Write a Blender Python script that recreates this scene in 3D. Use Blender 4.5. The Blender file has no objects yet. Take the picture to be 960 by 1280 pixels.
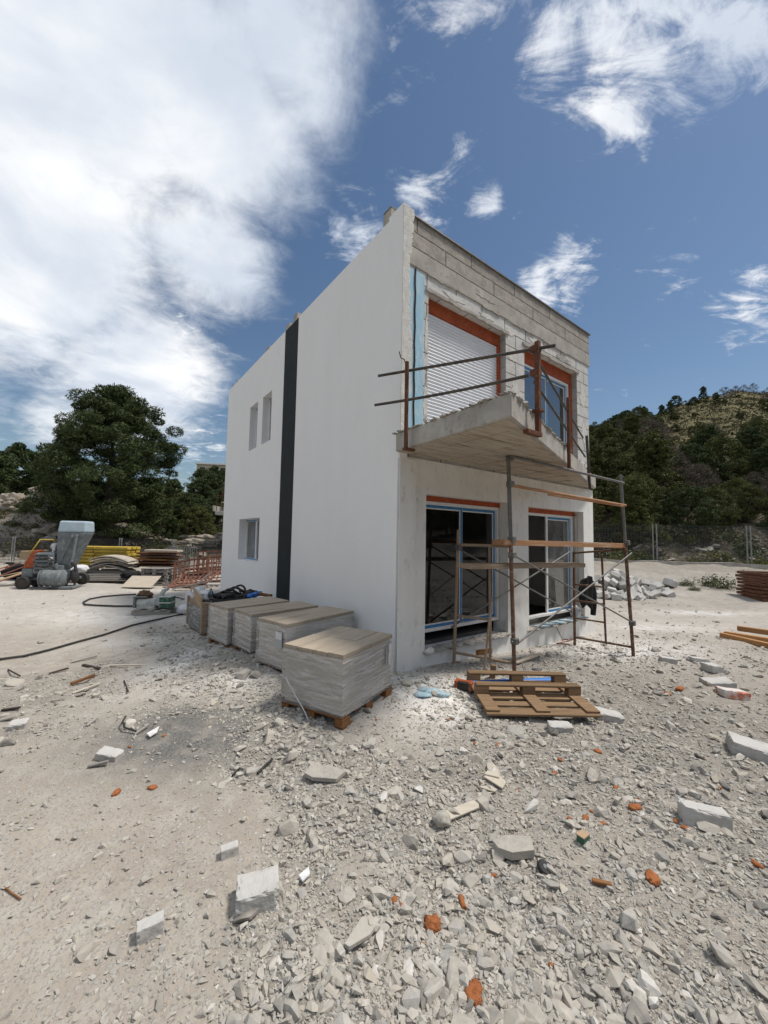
import bpy, bmesh, math, random
import numpy as np
from mathutils import Vector, Matrix, noise

R = math.radians
S = bpy.context.scene
COL = S.collection

# ------------------------------------------------------------------ camera
CAMH = 1.95
FPX, PITCH, ROLL = 482.15, 0.0655, 0.0179
cd = bpy.data.cameras.new('camera')
cam = bpy.data.objects.new('camera', cd); COL.objects.link(cam)
cd.sensor_fit = 'VERTICAL'; cd.sensor_height = 36.0; cd.lens = FPX / 1280.0 * 36.0
cd.clip_start = 0.05; cd.clip_end = 5000
_fw = Vector((0, math.cos(PITCH), math.sin(PITCH))); _u0 = Vector((0, -math.sin(PITCH), math.cos(PITCH))); _r0 = Vector((1, 0, 0))
_rt = _r0 * math.cos(ROLL) + _u0 * math.sin(ROLL); _up = -_r0 * math.sin(ROLL) + _u0 * math.cos(ROLL)
cam.matrix_world = Matrix(((_rt.x, _up.x, -_fw.x, 0), (_rt.y, _up.y, -_fw.y, 0), (_rt.z, _up.z, -_fw.z, CAMH), (0, 0, 0, 1)))
S.camera = cam

# ------------------------------------------------------------------ sun, sky, exposure
SUN_EL, SUN_AZ = 62.0, 2.0           # elevation; direction the sun stands in, degrees from +X towards +Y
SUN_E, SUN_ANG = 3.1, 10.0
SKY_STR, CLOUD_STR = 0.068, 0.92
EXPO = 0.31
sd = bpy.data.lights.new('sun', 'SUN'); sd.energy = SUN_E; sd.angle = R(SUN_ANG); sd.color = (1.0, 0.94, 0.865)
sun = bpy.data.objects.new('sun', sd); COL.objects.link(sun)
sdir = Vector((math.cos(R(SUN_EL)) * math.cos(R(SUN_AZ)), math.cos(R(SUN_EL)) * math.sin(R(SUN_AZ)), math.sin(R(SUN_EL))))
sun.rotation_euler = sdir.to_track_quat('Z', 'Y').to_euler(); sun.location = (30, 0, 50)
S.view_settings.view_transform = 'Standard'; S.view_settings.look = 'None'
S.view_settings.exposure = EXPO; S.view_settings.gamma = 1.0; S.view_settings.use_curve_mapping = False
S.render.engine = 'CYCLES'
S.cycles.max_bounces = 6; S.cycles.transparent_max_bounces = 12; S.cycles.use_denoising = True

W = bpy.data.worlds.new('World'); S.world = W; W.use_nodes = True


def build_world():
    nt = W.node_tree; nt.nodes.clear(); N = nt.nodes.new; L = nt.links.new

    def math_(op, a, b=None, c=None):
        n = N('ShaderNodeMath'); n.operation = op
        for i, v in enumerate((a, b, c)):
            if v is None: continue
            if isinstance(v, (int, float)): n.inputs[i].default_value = v
            else: L(v, n.inputs[i])
        return n.outputs[0]

    def mrange(v, a, b, c=0., d=1., smooth=True):
        n = N('ShaderNodeMapRange'); n.interpolation_type = 'SMOOTHSTEP' if smooth else 'LINEAR'
        L(v, n.inputs[0]); n.inputs[1].default_value = a; n.inputs[2].default_value = b; n.inputs[3].default_value = c; n.inputs[4].default_value = d
        return n.outputs[0]
    tc = N('ShaderNodeTexCoord'); D = tc.outputs['Generated']
    sky = N('ShaderNodeTexSky'); sky.sky_type = 'NISHITA'; sky.sun_disc = False
    sky.sun_elevation = R(SUN_EL); sky.sun_rotation = R(90 - SUN_AZ)
    sky.air_density = 1.25; sky.dust_density = 0.6; sky.ozone_density = 2.2; sky.altitude = 200
    hs = N('ShaderNodeHueSaturation'); hs.inputs['Saturation'].default_value = 1.06; L(sky.outputs[0], hs.inputs['Color'])
    b1 = N('ShaderNodeBackground'); b1.inputs[1].default_value = SKY_STR; L(hs.outputs[0], b1.inputs[0])
    # cloud deck coordinates
    sep = N('ShaderNodeSeparateXYZ'); L(D, sep.inputs[0])
    zz = math_('ADD', math_('MAXIMUM', sep.outputs[2], 0.0), 0.16)
    cmb = N('ShaderNodeCombineXYZ'); L(math_('DIVIDE', sep.outputs[0], zz), cmb.inputs[0]); L(math_('DIVIDE', sep.outputs[1], zz), cmb.inputs[1])

    def ns(scale, detail, rough, dist=0., off=(0, 0, 0), st=(1, 1, 1), rot=0.):
        mp = N('ShaderNodeMapping'); mp.inputs['Location'].default_value = off; mp.inputs['Scale'].default_value = st; mp.inputs['Rotation'].default_value = (0, 0, rot)
        L(cmb.outputs[0], mp.inputs[0]); t = N('ShaderNodeTexNoise'); t.inputs['Scale'].default_value = scale; t.inputs['Detail'].default_value = detail
        t.inputs['Roughness'].default_value = rough; t.inputs['Distortion'].default_value = dist; L(mp.outputs[0], t.inputs[0]); return t.outputs[0]
    wisp = ns(2.4, 12, 0.62, 0.5, (3.1, 1.7, 0), (1, 1.25, 1), 0.5)
    puff = ns(8.5, 13, 0.66, 0.6, (7.3, 2.2, 0))
    fib = ns(4.6, 13, 0.66, 1.1, (2.3, 9.2, 0), (1, 2.1, 1), 0.85)
    nz2 = math_('ADD', math_('MULTIPLY', fib, 0.62), math_('MULTIPLY', puff, 0.38))
    nz = math_('ADD', math_('MULTIPLY', wisp, 0.6), math_('MULTIPLY', puff, 0.4))

    def blobs(lst):
        acc = None
        for (x, y, z, rad, wgt) in lst:
            v = Vector((x, y, z)).normalized()
            dn = N('ShaderNodeVectorMath'); dn.operation = 'DISTANCE'; L(D, dn.inputs[0]); dn.inputs[1].default_value = v
            m = math_('MULTIPLY', mrange(dn.outputs['Value'], rad, 0.0), wgt)
            acc = m if acc is None else math_('MAXIMUM', acc, m)
        return acc
    big = blobs([(-.50, .50, .71, .42, 1.), (-.30, .62, .73, .30, .95), (-.62, .62, .50, .40, 1.), (-.52, .78, .34, .28, .9), (-.36, .74, .56, .24, .85),
                 (-.75, .55, .36, .34, .85), (-.16, .58, .80, .24, .85), (-.80, .30, .52, .5, 1.), (-.3, .2, .93, .55, .8), (-.62, .74, .22, .14, .7),
                 # cloud added out of view, over and behind the photographer, for diffuse fill light
                 (-.3, -.4, .86, .8, 1.), (.3, -.6, .74, .7, .9), (-.8, -.4, .45, .6, .9), (.7, -.5, .5, .5, .8)])
    small = blobs([(.36, .53, .76, .20, 1.35), (.46, .50, .73, .17, 1.3), (.27, .56, .78, .13, 1.0), (.19, .72, .67, .075, 1.0), (.06, .73, .68, .12, 1.05), (.12, .66, .74, .07, .45),
                   (-.06, .76, .645, .13, .95), (.33, .78, .53, .10, 1.1), (.37, .755, .54, .11, 1.1), (.335, .79, .505, .06, .85), (.53, .69, .50, .08, .5), (.645, .64, .415, .12, .85),
                   (.66, .65, .375, .06, .75), (-.43, .795, .425, .12, .85), (-.44, .87, .215, .17, .62), (.10, .55, .83, .15, .55), (.22, .60, .77, .05, .45), (-.02, .66, .75, .12, .4)])
    db = mrange(math_('ADD', math_('MULTIPLY', big, 1.0), math_('MULTIPLY', math_('SUBTRACT', nz, 0.5), 1.4)), 0.18, 0.80)
    dsm = mrange(math_('ADD', math_('MULTIPLY', small, 0.9), math_('MULTIPLY', math_('SUBTRACT', nz2, 0.53), 4.3)), 0.26, 1.15)
    den = math_('MULTIPLY', math_('MAXIMUM', db, math_('MULTIPLY', dsm, 0.95)), mrange(sep.outputs[2], 0.02, 0.14))
    shade = ns(1.7, 8, 0.55, 0.3, (1.3, 5.2, 0))
    cr = N('ShaderNodeMix'); cr.data_type = 'RGBA'; L(mrange(shade, 0.34, 0.66), cr.inputs[0])
    cr.inputs[6].default_value = (0.62, 0.68, 0.77, 1); cr.inputs[7].default_value = (1.0, 1.0, 1.0, 1)
    b2 = N('ShaderNodeBackground'); b2.inputs[1].default_value = CLOUD_STR; L(cr.outputs[2], b2.inputs[0])
    mx = N('ShaderNodeMixShader'); L(math_('MULTIPLY', den, 0.93), mx.inputs[0]); L(b1.outputs[0], mx.inputs[1]); L(b2.outputs[0], mx.inputs[2])
    o = N('ShaderNodeOutputWorld'); L(mx.outputs[0], o.inputs[0])


build_world()

# ------------------------------------------------------------------ house frame and terrain
TH = 0.6413
OX, OY = 0.1786, 5.1361
UX, UY = math.cos(TH), math.sin(TH)


def H(u, v, z=0.0):
    return Vector((OX + u * UX - v * UY, OY + u * UY + v * UX, z))


def toH(x, y):
    dx, dy = x - OX, y - OY
    return dx * UX + dy * UY, -dx * UY + dy * UX


def ss(a, b, x):
    t = np.clip((np.asarray(x, float) - a) / (b - a), 0, 1); return t * t * (3 - 2 * t)


def _hash(ix, iy, s):
    n = (ix * 374761393 + iy * 668265263 + s * 1442695041).astype(np.int64)
    n = (n ^ (n >> 13)) * 1274126177; n = n & 0x7fffffff
    n = (n ^ (n >> 16)) & 0xffff
    return n / 65535.0


def vn(x, y, s=0):
    x = np.asarray(x, float); y = np.asarray(y, float)
    ix = np.floor(x).astype(np.int64); iy = np.floor(y).astype(np.int64); fx = x - ix; fy = y - iy
    fx = fx * fx * (3 - 2 * fx); fy = fy * fy * (3 - 2 * fy)
    a = _hash(ix, iy, s); b = _hash(ix + 1, iy, s); c = _hash(ix, iy + 1, s); d = _hash(ix + 1, iy + 1, s)
    return (a + (b - a) * fx) * (1 - fy) + (c + (d - c) * fx) * fy


def fbm(x, y, s=0, o=4):
    t = 0; a = 0.5; f = 1.0
    for i in range(o):
        t = t + a * vn(np.asarray(x) * f + 17.3 * i, np.asarray(y) * f - 9.1 * i, s + i); a *= .5; f *= 2.03
    return t / (1 - .5 ** o)


AZ = [-3, -1.2, -.8, -.45, -.2, .2, .45, .53, .75, .92, 1.05, 1.5, 3]
EZ = [.12, .13, .11, .105, .08, .12, .20, .25, .35, .40, .40, .40, .30]
XL_Y = [0., 1.2, 1.7, 2.3, 2.9, 3.6, 4.5, 5.2, 6.5, 8, 10]
XL_X = [-.4, -.4, -.5, -.42, -.85, -1.6, -1.9, -2.8, -3.9, -5, -6]


def rubble(x, y):
    """how densely the yard is covered with rubble, 0..1"""
    x = np.asarray(x, float); y = np.asarray(y, float)
    n = fbm(x * 1.3, y * 1.3, 5, 4) - .5
    d = ss(-.22, .25, x - np.interp(y, XL_Y, XL_X) + n * 1.1)
    g = lambda cx, cy, sx, sy: np.exp(-((x - cx) / sx) ** 2 - ((y - cy) / sy) ** 2)
    d = d - .75 * g(.35, 4.3, .5, .75) - .55 * g(1.6, 2.05, .45, .35) - .35 * g(-.2, 2.8, .35, .3) - .4 * g(1.1, 2.3, .3, .3) - .9 * g(-1.75, 3.55, .6, .4)
    d = d - .45 * ss(.48, .60, fbm(x * 1.1, y * 1.1, 31, 4)) - .45 * ss(6.5, 9, y) - .25 * ss(4.4, 5.2, y) * ss(0, 1, x)
    d = d + .5 * g(-3.0, 5.3, .8, 1.2) + .4 * g(-2.3, 4.2, .6, .5) + .25 * g(2.9, 5.2, 1.0, 1.0) + .3 * g(3.5, 6.0, 1.5, 1.2)
    d = d + .5 * g(-2.5, 4.6, 1.0, .6) * ss(.38, .6, fbm(x * 1.7, y * 1.7, 61, 4)) * 1.6 + .45 * g(-1.25, 2.9, .55, .35) + .55 * g(-2.2, 3.7, .35, .4) + .3 * g(-3.6, 3.6, .7, .35)
    d = d + .55 * ss(.50, .66, fbm(x * 1.25 + 9, y * 1.25, 81, 5)) * ss(-.2, -.8, x) * ss(2.3, 3.0, y) * ss(9, 6.5, y)
    d = d + .34 * ss(.5, 2.5, x) * ss(15, 10, y) * ss(5, 7, y) * ss(.40, .58, fbm(x * .8 + 4, y * .8, 51, 4))
    d = d + .12 * ss(-.6, 0., x + 1.1 - (2 - y)) * ss(2.3, 1.6, y)
    return np.clip(d, 0.0, 1)


def hz(x, y):
    x = np.asarray(x, float); y = np.asarray(y, float)
    hu, hv = toH(x, y)
    z = .23 * np.exp(-((hu + .9) ** 2 + (hv - .8) ** 2) / (2 * 2.3 ** 2))
    yp = np.maximum(y + .125 * (x - 14), np.where(x > 0, .62 * x - 4, -9))
    side = np.maximum(y, np.where(x > 0, .62 * x, .3 * np.abs(x)))
    sx = ss(-2, 6, x)
    yy = np.where(x > 0, yp, y)
    z = z + .9 * ss(10, 20, yp) * sx + .6 * ss(15, 22, y) * (1 - sx)
    az = x / np.maximum(y, 1.0)
    e = np.interp(az, AZ, EZ)
    t = np.clip((side - 21.5) / 88.5, 0, None)
    fwd = ss(5, 20, side)
    zr = 1.95 + e * 110 - .9
    pr = np.where(t < 1, t ** 1.04, np.maximum(1 - .22 * (t - 1), .25))
    z = z + fwd * zr * pr
    z = z + 2.6 * np.exp(-((x + 25.5) / 5) ** 2 - ((y - 29) / 5) ** 2) * fwd
    rear = np.hypot(x, y) * (1 - ss(-14, -2, y)); z = z + np.clip((rear - 24) * .22, 0, 26)
    z = z + .55 * (fbm(x * .7, y * .7, 91, 4) - .42) * ss(12.5, 15.5, yp) * ss(20.5, 18.5, yp) * ss(5, 8, x)
    far = ss(20, 34, np.hypot(x, y)) * fwd * ss(15, 24, side)
    z = z + far * ((fbm(x * .07, y * .07, 3, 4) - .5) * 4.5 + (fbm(x * .35, y * .35, 8, 3) - .5) * 1.2)
    near = 1 - far
    inh = ss(-.5, .1, hu) * ss(6.1, 5.6, hu) * ss(-.5, .1, hv) * ss(9.3, 8.8, hv)
    rb = rubble(x, y)
    z = z + near * (1 - inh) * ((fbm(x * .55, y * .55, 11, 3) - .5) * .09 + (fbm(x * 2.6, y * 2.6, 21, 4) - .5) * (.022 + .11 * rb) + (fbm(x * 9, y * 9, 27, 3) - .5) * (.006 + .02 * rb))
    return z


def zg(x, y):
    return float(hz(np.array([x]), np.array([y]))[0])


def gp(px, py):
    """the point of the ground seen at a place of the photograph (used to read off where debris lies)"""
    d = _fw + _rt * ((px - 480) / FPX) - _up * ((py - 640) / FPX)
    z = 0.
    for i in range(14):
        t = (z - CAMH) / d.z; z = .5 * z + .5 * zg(d.x * t, d.y * t)
    t = (z - CAMH) / d.z
    return Vector((d.x * t, d.y * t, zg(d.x * t, d.y * t)))


# ------------------------------------------------------------------ materials
def mat(name, c1, c2=None, scale=4., rough=.85, bump=0., bscale=30., metal=0., vary=0., detail=6, spec=.3, stretch=(1, 1, 1), lo=.35, hi=.65, c3=None, s3=20., bdist=.01, spots=None):
    m = bpy.data.materials.new(name); m.use_nodes = True; nt = m.node_tree; N = nt.nodes.new; L = nt.links.new
    p = nt.nodes['Principled BSDF']; p.inputs['Roughness'].default_value = rough; p.inputs['Metallic'].default_value = metal
    p.inputs['Specular IOR Level'].default_value = spec
    tc = N('ShaderNodeTexCoord'); mp = N('ShaderNodeMapping'); mp.inputs['Scale'].default_value = stretch; L(tc.outputs['Object'], mp.inputs[0])
    col = None
    if c2 is None: c2 = tuple(v * .86 for v in c1)
    t = N('ShaderNodeTexNoise'); t.inputs['Scale'].default_value = scale; t.inputs['Detail'].default_value = detail; t.inputs['Roughness'].default_value = .6; L(mp.outputs[0], t.inputs[0])
    mr = N('ShaderNodeMapRange'); mr.inputs[1].default_value = lo; mr.inputs[2].default_value = hi; L(t.outputs[0], mr.inputs[0])
    mx = N('ShaderNodeMix'); mx.data_type = 'RGBA'; L(mr.outputs[0], mx.inputs[0]); mx.inputs[6].default_value = (*c1, 1); mx.inputs[7].default_value = (*c2, 1)
    col = mx.outputs[2]
    if c3 is not None:
        t3 = N('ShaderNodeTexNoise'); t3.inputs['Scale'].default_value = s3; t3.inputs['Detail'].default_value = 8; t3.inputs['Roughness'].default_value = .7; L(mp.outputs[0], t3.inputs[0])
        m3 = N('ShaderNodeMapRange'); m3.inputs[1].default_value = .54; m3.inputs[2].default_value = .68; L(t3.outputs[0], m3.inputs[0])
        x3 = N('ShaderNodeMix'); x3.data_type = 'RGBA'; L(m3.outputs[0], x3.inputs[0]); L(col, x3.inputs[6]); x3.inputs[7].default_value = (*c3, 1); col = x3.outputs[2]
    if vary:
        g = N('ShaderNodeNewGeometry'); hv = N('ShaderNodeHueSaturation'); oi = N('ShaderNodeObjectInfo')
        ad = N('ShaderNodeMath'); ad.operation = 'ADD'; L(g.outputs['Random Per Island'], ad.inputs[0]); L(oi.outputs['Random'], ad.inputs[1])
        fr = N('ShaderNodeMath'); fr.operation = 'FRACT'; L(ad.outputs[0], fr.inputs[0])
        r2 = N('ShaderNodeMapRange'); r2.inputs[3].default_value = 1 - vary; r2.inputs[4].default_value = 1 + vary; L(fr.outputs[0], r2.inputs[0])
        L(r2.outputs[0], hv.inputs['Value']); L(col, hv.inputs['Color']); col = hv.outputs[0]
    L(col, p.inputs['Base Color'])
    if bump:
        tb = N('ShaderNodeTexNoise'); tb.inputs['Scale'].default_value = bscale; tb.inputs['Detail'].default_value = 8; tb.inputs['Roughness'].default_value = .65; L(mp.outputs[0], tb.inputs[0])
        b = N('ShaderNodeBump'); b.inputs['Strength'].default_value = bump; b.inputs['Distance'].default_value = bdist; L(tb.outputs[0], b.inputs['Height']); L(b.outputs[0], p.inputs['Normal'])
    return m


def brickmat(name, c1, c2, mortar, bw, bh, msize, rough=.9, bump=.5, axes='xz', off=.5, shift=(0, 0)):
    m = mat(name, c1, c2, 6., rough, 0, vary=0); nt = m.node_tree; N = nt.nodes.new; L = nt.links.new; p = nt.nodes['Principled BSDF']
    tc = N('ShaderNodeTexCoord'); sp = N('ShaderNodeSeparateXYZ'); L(tc.outputs['Object'], sp.inputs[0]); cb = N('ShaderNodeCombineXYZ')
    L(sp.outputs[0 if axes[0] == 'x' else 1], cb.inputs[0]); L(sp.outputs[2], cb.inputs[1])
    mp = N('ShaderNodeMapping'); mp.inputs['Location'].default_value = (shift[0], shift[1], 0); L(cb.outputs[0], mp.inputs[0])
    nz = N('ShaderNodeTexNoise'); nz.inputs['Scale'].default_value = 5; nz.inputs['Detail'].default_value = 4; L(tc.outputs['Object'], nz.inputs[0])
    vm = N('ShaderNodeVectorMath'); vm.operation = 'MULTIPLY_ADD'; L(nz.outputs['Color'], vm.inputs[0]); vm.inputs[1].default_value = (.014, .014, 0); L(mp.outputs[0], vm.inputs[2])
    br = N('ShaderNodeTexBrick'); br.offset = off; br.inputs['Scale'].default_value = 1; br.inputs['Brick Width'].default_value = bw; br.inputs['Row Height'].default_value = bh
    br.inputs['Mortar Size'].default_value = msize; br.inputs['Mortar Smooth'].default_value = .4; br.inputs['Color1'].default_value = (1, 1, 1, 1); br.inputs['Color2'].default_value = (.88, .87, .86, 1); br.inputs['Mortar'].default_value = (1, 1, 1, 1)
    L(vm.outputs[0], br.inputs[0])
    base = p.inputs['Base Color'].links[0].from_socket
    ml = N('ShaderNodeMix'); ml.data_type = 'RGBA'; ml.blend_type = 'MULTIPLY'; ml.inputs[0].default_value = 1; L(base, ml.inputs[6]); L(br.outputs['Color'], ml.inputs[7])
    # chips and grain
    ng = N('ShaderNodeTexNoise'); ng.inputs['Scale'].default_value = 22; ng.inputs['Detail'].default_value = 8; ng.inputs['Roughness'].default_value = .7; L(tc.outputs['Object'], ng.inputs[0])
    ad = N('ShaderNodeMath'); ad.operation = 'MULTIPLY'; L(br.outputs['Fac'], ad.inputs[0]); mr = N('ShaderNodeMapRange'); mr.inputs[1].default_value = .28; mr.inputs[2].default_value = .52; L(ng.outputs[0], mr.inputs[0]); L(mr.outputs[0], ad.inputs[1])
    mx = N('ShaderNodeMix'); mx.data_type = 'RGBA'; L(ad.outputs[0], mx.inputs[0]); L(ml.outputs[2], mx.inputs[6]); mx.inputs[7].default_value = (*mortar, 1)
    L(mx.outputs[2], p.inputs['Base Color'])
    h = N('ShaderNodeMath'); h.operation = 'MULTIPLY_ADD'; L(br.outputs['Fac'], h.inputs[0]); h.inputs[1].default_value = -1.; L(ng.outputs[0], h.inputs[2])
    b = N('ShaderNodeBump'); b.inputs['Strength'].default_value = bump; b.inputs['Distance'].default_value = .008; L(h.outputs[0], b.inputs['Height']); L(b.outputs[0], p.inputs['Normal'])
    return m


def glassmat(name, tint=(.75, .8, .8), base=.06, dust=0.10):
    m = bpy.data.materials.new(name); m.use_nodes = True; nt = m.node_tree; nt.nodes.clear(); N = nt.nodes.new; L = nt.links.new
    tr = N('ShaderNodeBsdfTransparent'); tr.inputs[0].default_value = (*tint, 1)
    gl = N('ShaderNodeBsdfGlossy'); gl.inputs['Roughness'].default_value = .015; gl.inputs['Color'].default_value = (.9, .93, .95, 1)
    fr = N('ShaderNodeFresnel'); fr.inputs[0].default_value = 1.52
    ad = N('ShaderNodeMath'); ad.operation = 'ADD'; L(fr.outputs[0], ad.inputs[0]); ad.inputs[1].default_value = base; ad.use_clamp = True
    mx = N('ShaderNodeMixShader'); L(ad.outputs[0], mx.inputs[0]); L(tr.outputs[0], mx.inputs[1]); L(gl.outputs[0], mx.inputs[2])
    df = N('ShaderNodeBsdfDiffuse'); df.inputs[0].default_value = (.45, .44, .42, 1)
    tc = N('ShaderNodeTexCoord'); t = N('ShaderNodeTexNoise'); t.inputs['Scale'].default_value = 3; t.inputs['Detail'].default_value = 8; L(tc.outputs['Object'], t.inputs[0])
    mr = N('ShaderNodeMapRange'); mr.inputs[1].default_value = .35; mr.inputs[2].default_value = .75; mr.inputs[3].default_value = dust * .25; mr.inputs[4].default_value = dust; L(t.outputs[0], mr.inputs[0])
    m2 = N('ShaderNodeMixShader'); L(mr.outputs[0], m2.inputs[0]); L(mx.outputs[0], m2.inputs[1]); L(df.outputs[0], m2.inputs[2])
    o = N('ShaderNodeOutputMaterial'); L(m2.outputs[0], o.inputs[0]); return m


def filmmat(name, op=.25, scale=(1.6, 1.6, 11)):
    """stretch film: clear, with milky stretched wrinkles"""
    m = bpy.data.materials.new(name); m.use_nodes = True; nt = m.node_tree; nt.nodes.clear(); N = nt.nodes.new; L = nt.links.new
    tc = N('ShaderNodeTexCoord'); mp = N('ShaderNodeMapping'); mp.inputs['Scale'].default_value = scale; mp.inputs['Rotation'].default_value = (.07, .09, 0); L(tc.outputs['Object'], mp.inputs[0])
    t = N('ShaderNodeTexNoise'); t.inputs['Scale'].default_value = 1.6; t.inputs['Detail'].default_value = 7; t.inputs['Roughness'].default_value = .62; t.inputs['Distortion'].default_value = .6; L(mp.outputs[0], t.inputs[0])
    b = N('ShaderNodeBump'); b.inputs['Strength'].default_value = .5; b.inputs['Distance'].default_value = .01; L(t.outputs[0], b.inputs['Height'])
    tr = N('ShaderNodeBsdfTransparent'); tr.inputs[0].default_value = (.985, .98, .97, 1)
    df = N('ShaderNodeBsdfDiffuse'); df.inputs[0].default_value = (.84, .84, .84, 1); L(b.outputs[0], df.inputs['Normal'])
    gl = N('ShaderNodeBsdfGlossy'); gl.inputs['Roughness'].default_value = .18; L(b.outputs[0], gl.inputs['Normal'])
    mr = N('ShaderNodeMapRange'); mr.inputs[1].default_value = .46; mr.inputs[2].default_value = .70; mr.inputs[3].default_value = op * .5; mr.inputs[4].default_value = min(1, op * 2.1); L(t.outputs[0], mr.inputs[0])
    m1 = N('ShaderNodeMixShader'); L(mr.outputs[0], m1.inputs[0]); L(tr.outputs[0], m1.inputs[1]); L(df.outputs[0], m1.inputs[2])
    fr = N('ShaderNodeFresnel'); fr.inputs[0].default_value = 1.45; L(b.outputs[0], fr.inputs['Normal'])
    m2 = N('ShaderNodeMixShader'); L(fr.outputs[0], m2.inputs[0]); L(m1.outputs[0], m2.inputs[1]); L(gl.outputs[0], m2.inputs[2])
    o = N('ShaderNodeOutputMaterial'); L(m2.outputs[0], o.inputs[0]); return m


def stonemat():
    m = bpy.data.materials.new('limestone_chips'); m.use_nodes = True; nt = m.node_tree; N = nt.nodes.new; L = nt.links.new; p = nt.nodes['Principled BSDF']
    p.inputs['Roughness'].default_value = .95; p.inputs['Specular IOR Level'].default_value = .12
    g = N('ShaderNodeNewGeometry'); oi = N('ShaderNodeObjectInfo'); ad = N('ShaderNodeMath'); ad.operation = 'ADD'; L(g.outputs['Random Per Island'], ad.inputs[0]); L(oi.outputs['Random'], ad.inputs[1])
    fr = N('ShaderNodeMath'); fr.operation = 'FRACT'; L(ad.outputs[0], fr.inputs[0]); cr = N('ShaderNodeValToRGB'); L(fr.outputs[0], cr.inputs[0]); r = cr.color_ramp; r.interpolation = 'LINEAR'
    st = [(0, (.17, .16, .145)), (.14, (.32, .305, .275)), (.38, (.41, .385, .335)), (.55, (.33, .32, .295)), (.75, (.45, .43, .385)), (.92, (.40, .36, .295)), (1, (.58, .565, .53))]
    while len(r.elements) < len(st): r.elements.new(.5)
    for e, (q, c) in zip(r.elements, st): e.position = q; e.color = (*c, 1)
    tc = N('ShaderNodeTexCoord'); t = N('ShaderNodeTexNoise'); t.inputs['Scale'].default_value = 35; t.inputs['Detail'].default_value = 8; t.inputs['Roughness'].default_value = .7; L(g.outputs['Position'], t.inputs[0])
    mr = N('ShaderNodeMapRange'); mr.inputs[1].default_value = .3; mr.inputs[2].default_value = .7; mr.inputs[3].default_value = .78; mr.inputs[4].default_value = 1.15; L(t.outputs[0], mr.inputs[0])
    hv = N('ShaderNodeHueSaturation'); L(cr.outputs[0], hv.inputs['Color']); L(mr.outputs[0], hv.inputs['Value'])
    t2 = N('ShaderNodeTexNoise'); t2.inputs['Scale'].default_value = 9; t2.inputs['Detail'].default_value = 6; L(g.outputs['Position'], t2.inputs[0]); m2 = N('ShaderNodeMapRange'); m2.inputs[1].default_value = .42; m2.inputs[2].default_value = .64; m2.inputs[4].default_value = .75; L(t2.outputs[0], m2.inputs[0])
    mx = N('ShaderNodeMix'); mx.data_type = 'RGBA'; L(m2.outputs[0], mx.inputs[0]); L(hv.outputs[0], mx.inputs[6]); mx.inputs[7].default_value = (.41, .375, .32, 1); L(mx.outputs[2], p.inputs['Base Color'])
    b = N('ShaderNodeBump'); b.inputs['Strength'].default_value = .6; b.inputs['Distance'].default_value = .005; L(t.outputs[0], b.inputs['Height']); L(b.outputs[0], p.inputs['Normal']); return m


M = {}
M['white'] = mat('white_render', (.80, .797, .785), (.775, .772, .758), 1.1, .9, .5, 7, spec=.2, bdist=.012, c3=(.765, .76, .742), s3=3.4, stretch=(1, 1, .45))
M['strip'] = mat('anthracite_render', (.028, .033, .035), (.022, .026, .028), 3, .85, .2, 120, spec=.2, bdist=.002)
M['render'] = mat('grey_base_render', (.81, .80, .765), (.73, .72, .68), 2.2, .92, .6, 34, spec=.15, c3=(.58, .57, .535), s3=5., bdist=.006, stretch=(1.5, 1.5, .7))
M['edge'] = mat('ragged_render_edge', (.68, .67, .63), (.55, .535, .49), 14, .95, .9, 40, spec=.1, bdist=.012)
M['concrete'] = mat('bare_concrete', (.46, .435, .39), (.33, .31, .28), 2.6, .92, .5, 45, spec=.15, c3=(.25, .225, .20), s3=9, bdist=.005)
M['soffit'] = mat('board_marked_concrete', (.50, .44, .36), (.35, .305, .245), 3.2, .92, .55, 22, spec=.1, stretch=(.6, 6., 1), c3=(.22, .185, .145), s3=2.4, bdist=.006)
M['aac'] = brickmat('white_block_wall', (.64, .63, .60), (.52, .51, .48), (.15, .135, .118), .625, .25, .011, bump=1.2, shift=(.1, .1))
M['parapet'] = brickmat('brown_concrete_block', (.42, .385, .335), (.29, .265, .235), (.09, .08, .07), 1.18, .235, .012, bump=1.6, shift=(.28, -5.905))
M['reveal'] = brickmat('block_reveal', (.44, .43, .41), (.36, .35, .33), (.24, .23, .21), .625, .25, .008, bump=.6, axes='yz')
M['blue_xps'] = mat('blue_insulation_board', (.27, .49, .63), (.42, .57, .64), 4, .8, .3, 60, c3=(.62, .64, .62), s3=9, stretch=(2.4, 1, .7))
M['orange'] = mat('rust_red_primer', (.40, .088, .028), (.29, .06, .022), 6, .75, .3, 60, c3=(.36, .13, .065), s3=16)
M['pvc'] = mat('white_pvc', (.78, .78, .77), (.70, .70, .69), 8, .35, 0, spec=.5, c3=(.6, .58, .55), s3=12)
M['tape'] = mat('blue_protective_tape', (.028, .165, .38), (.04, .21, .44), 9, .45, .2, 60, c3=(.12, .28, .42), s3=14)
M['shutter'] = mat('white_shutter', (.74, .76, .79), (.70, .72, .75), 3, .45, 0, spec=.4)
M['glass'] = glassmat('clear_glass', (.34, .37, .37), .015, .025)
M['glass_up'] = glassmat('coated_glass', (.25, .28, .3), .16, .04)
M['glass_side'] = glassmat('dusty_glass', (.35, .36, .36), .12, .35)
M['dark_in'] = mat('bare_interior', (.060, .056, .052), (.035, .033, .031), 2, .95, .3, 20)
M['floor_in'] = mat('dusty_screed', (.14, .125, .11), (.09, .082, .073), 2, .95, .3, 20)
M['rust'] = mat('rusty_steel', (.15, .06, .032), (.09, .045, .03), 14, .8, .5, 60, metal=.2, c3=(.25, .12, .06), s3=20)
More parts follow.
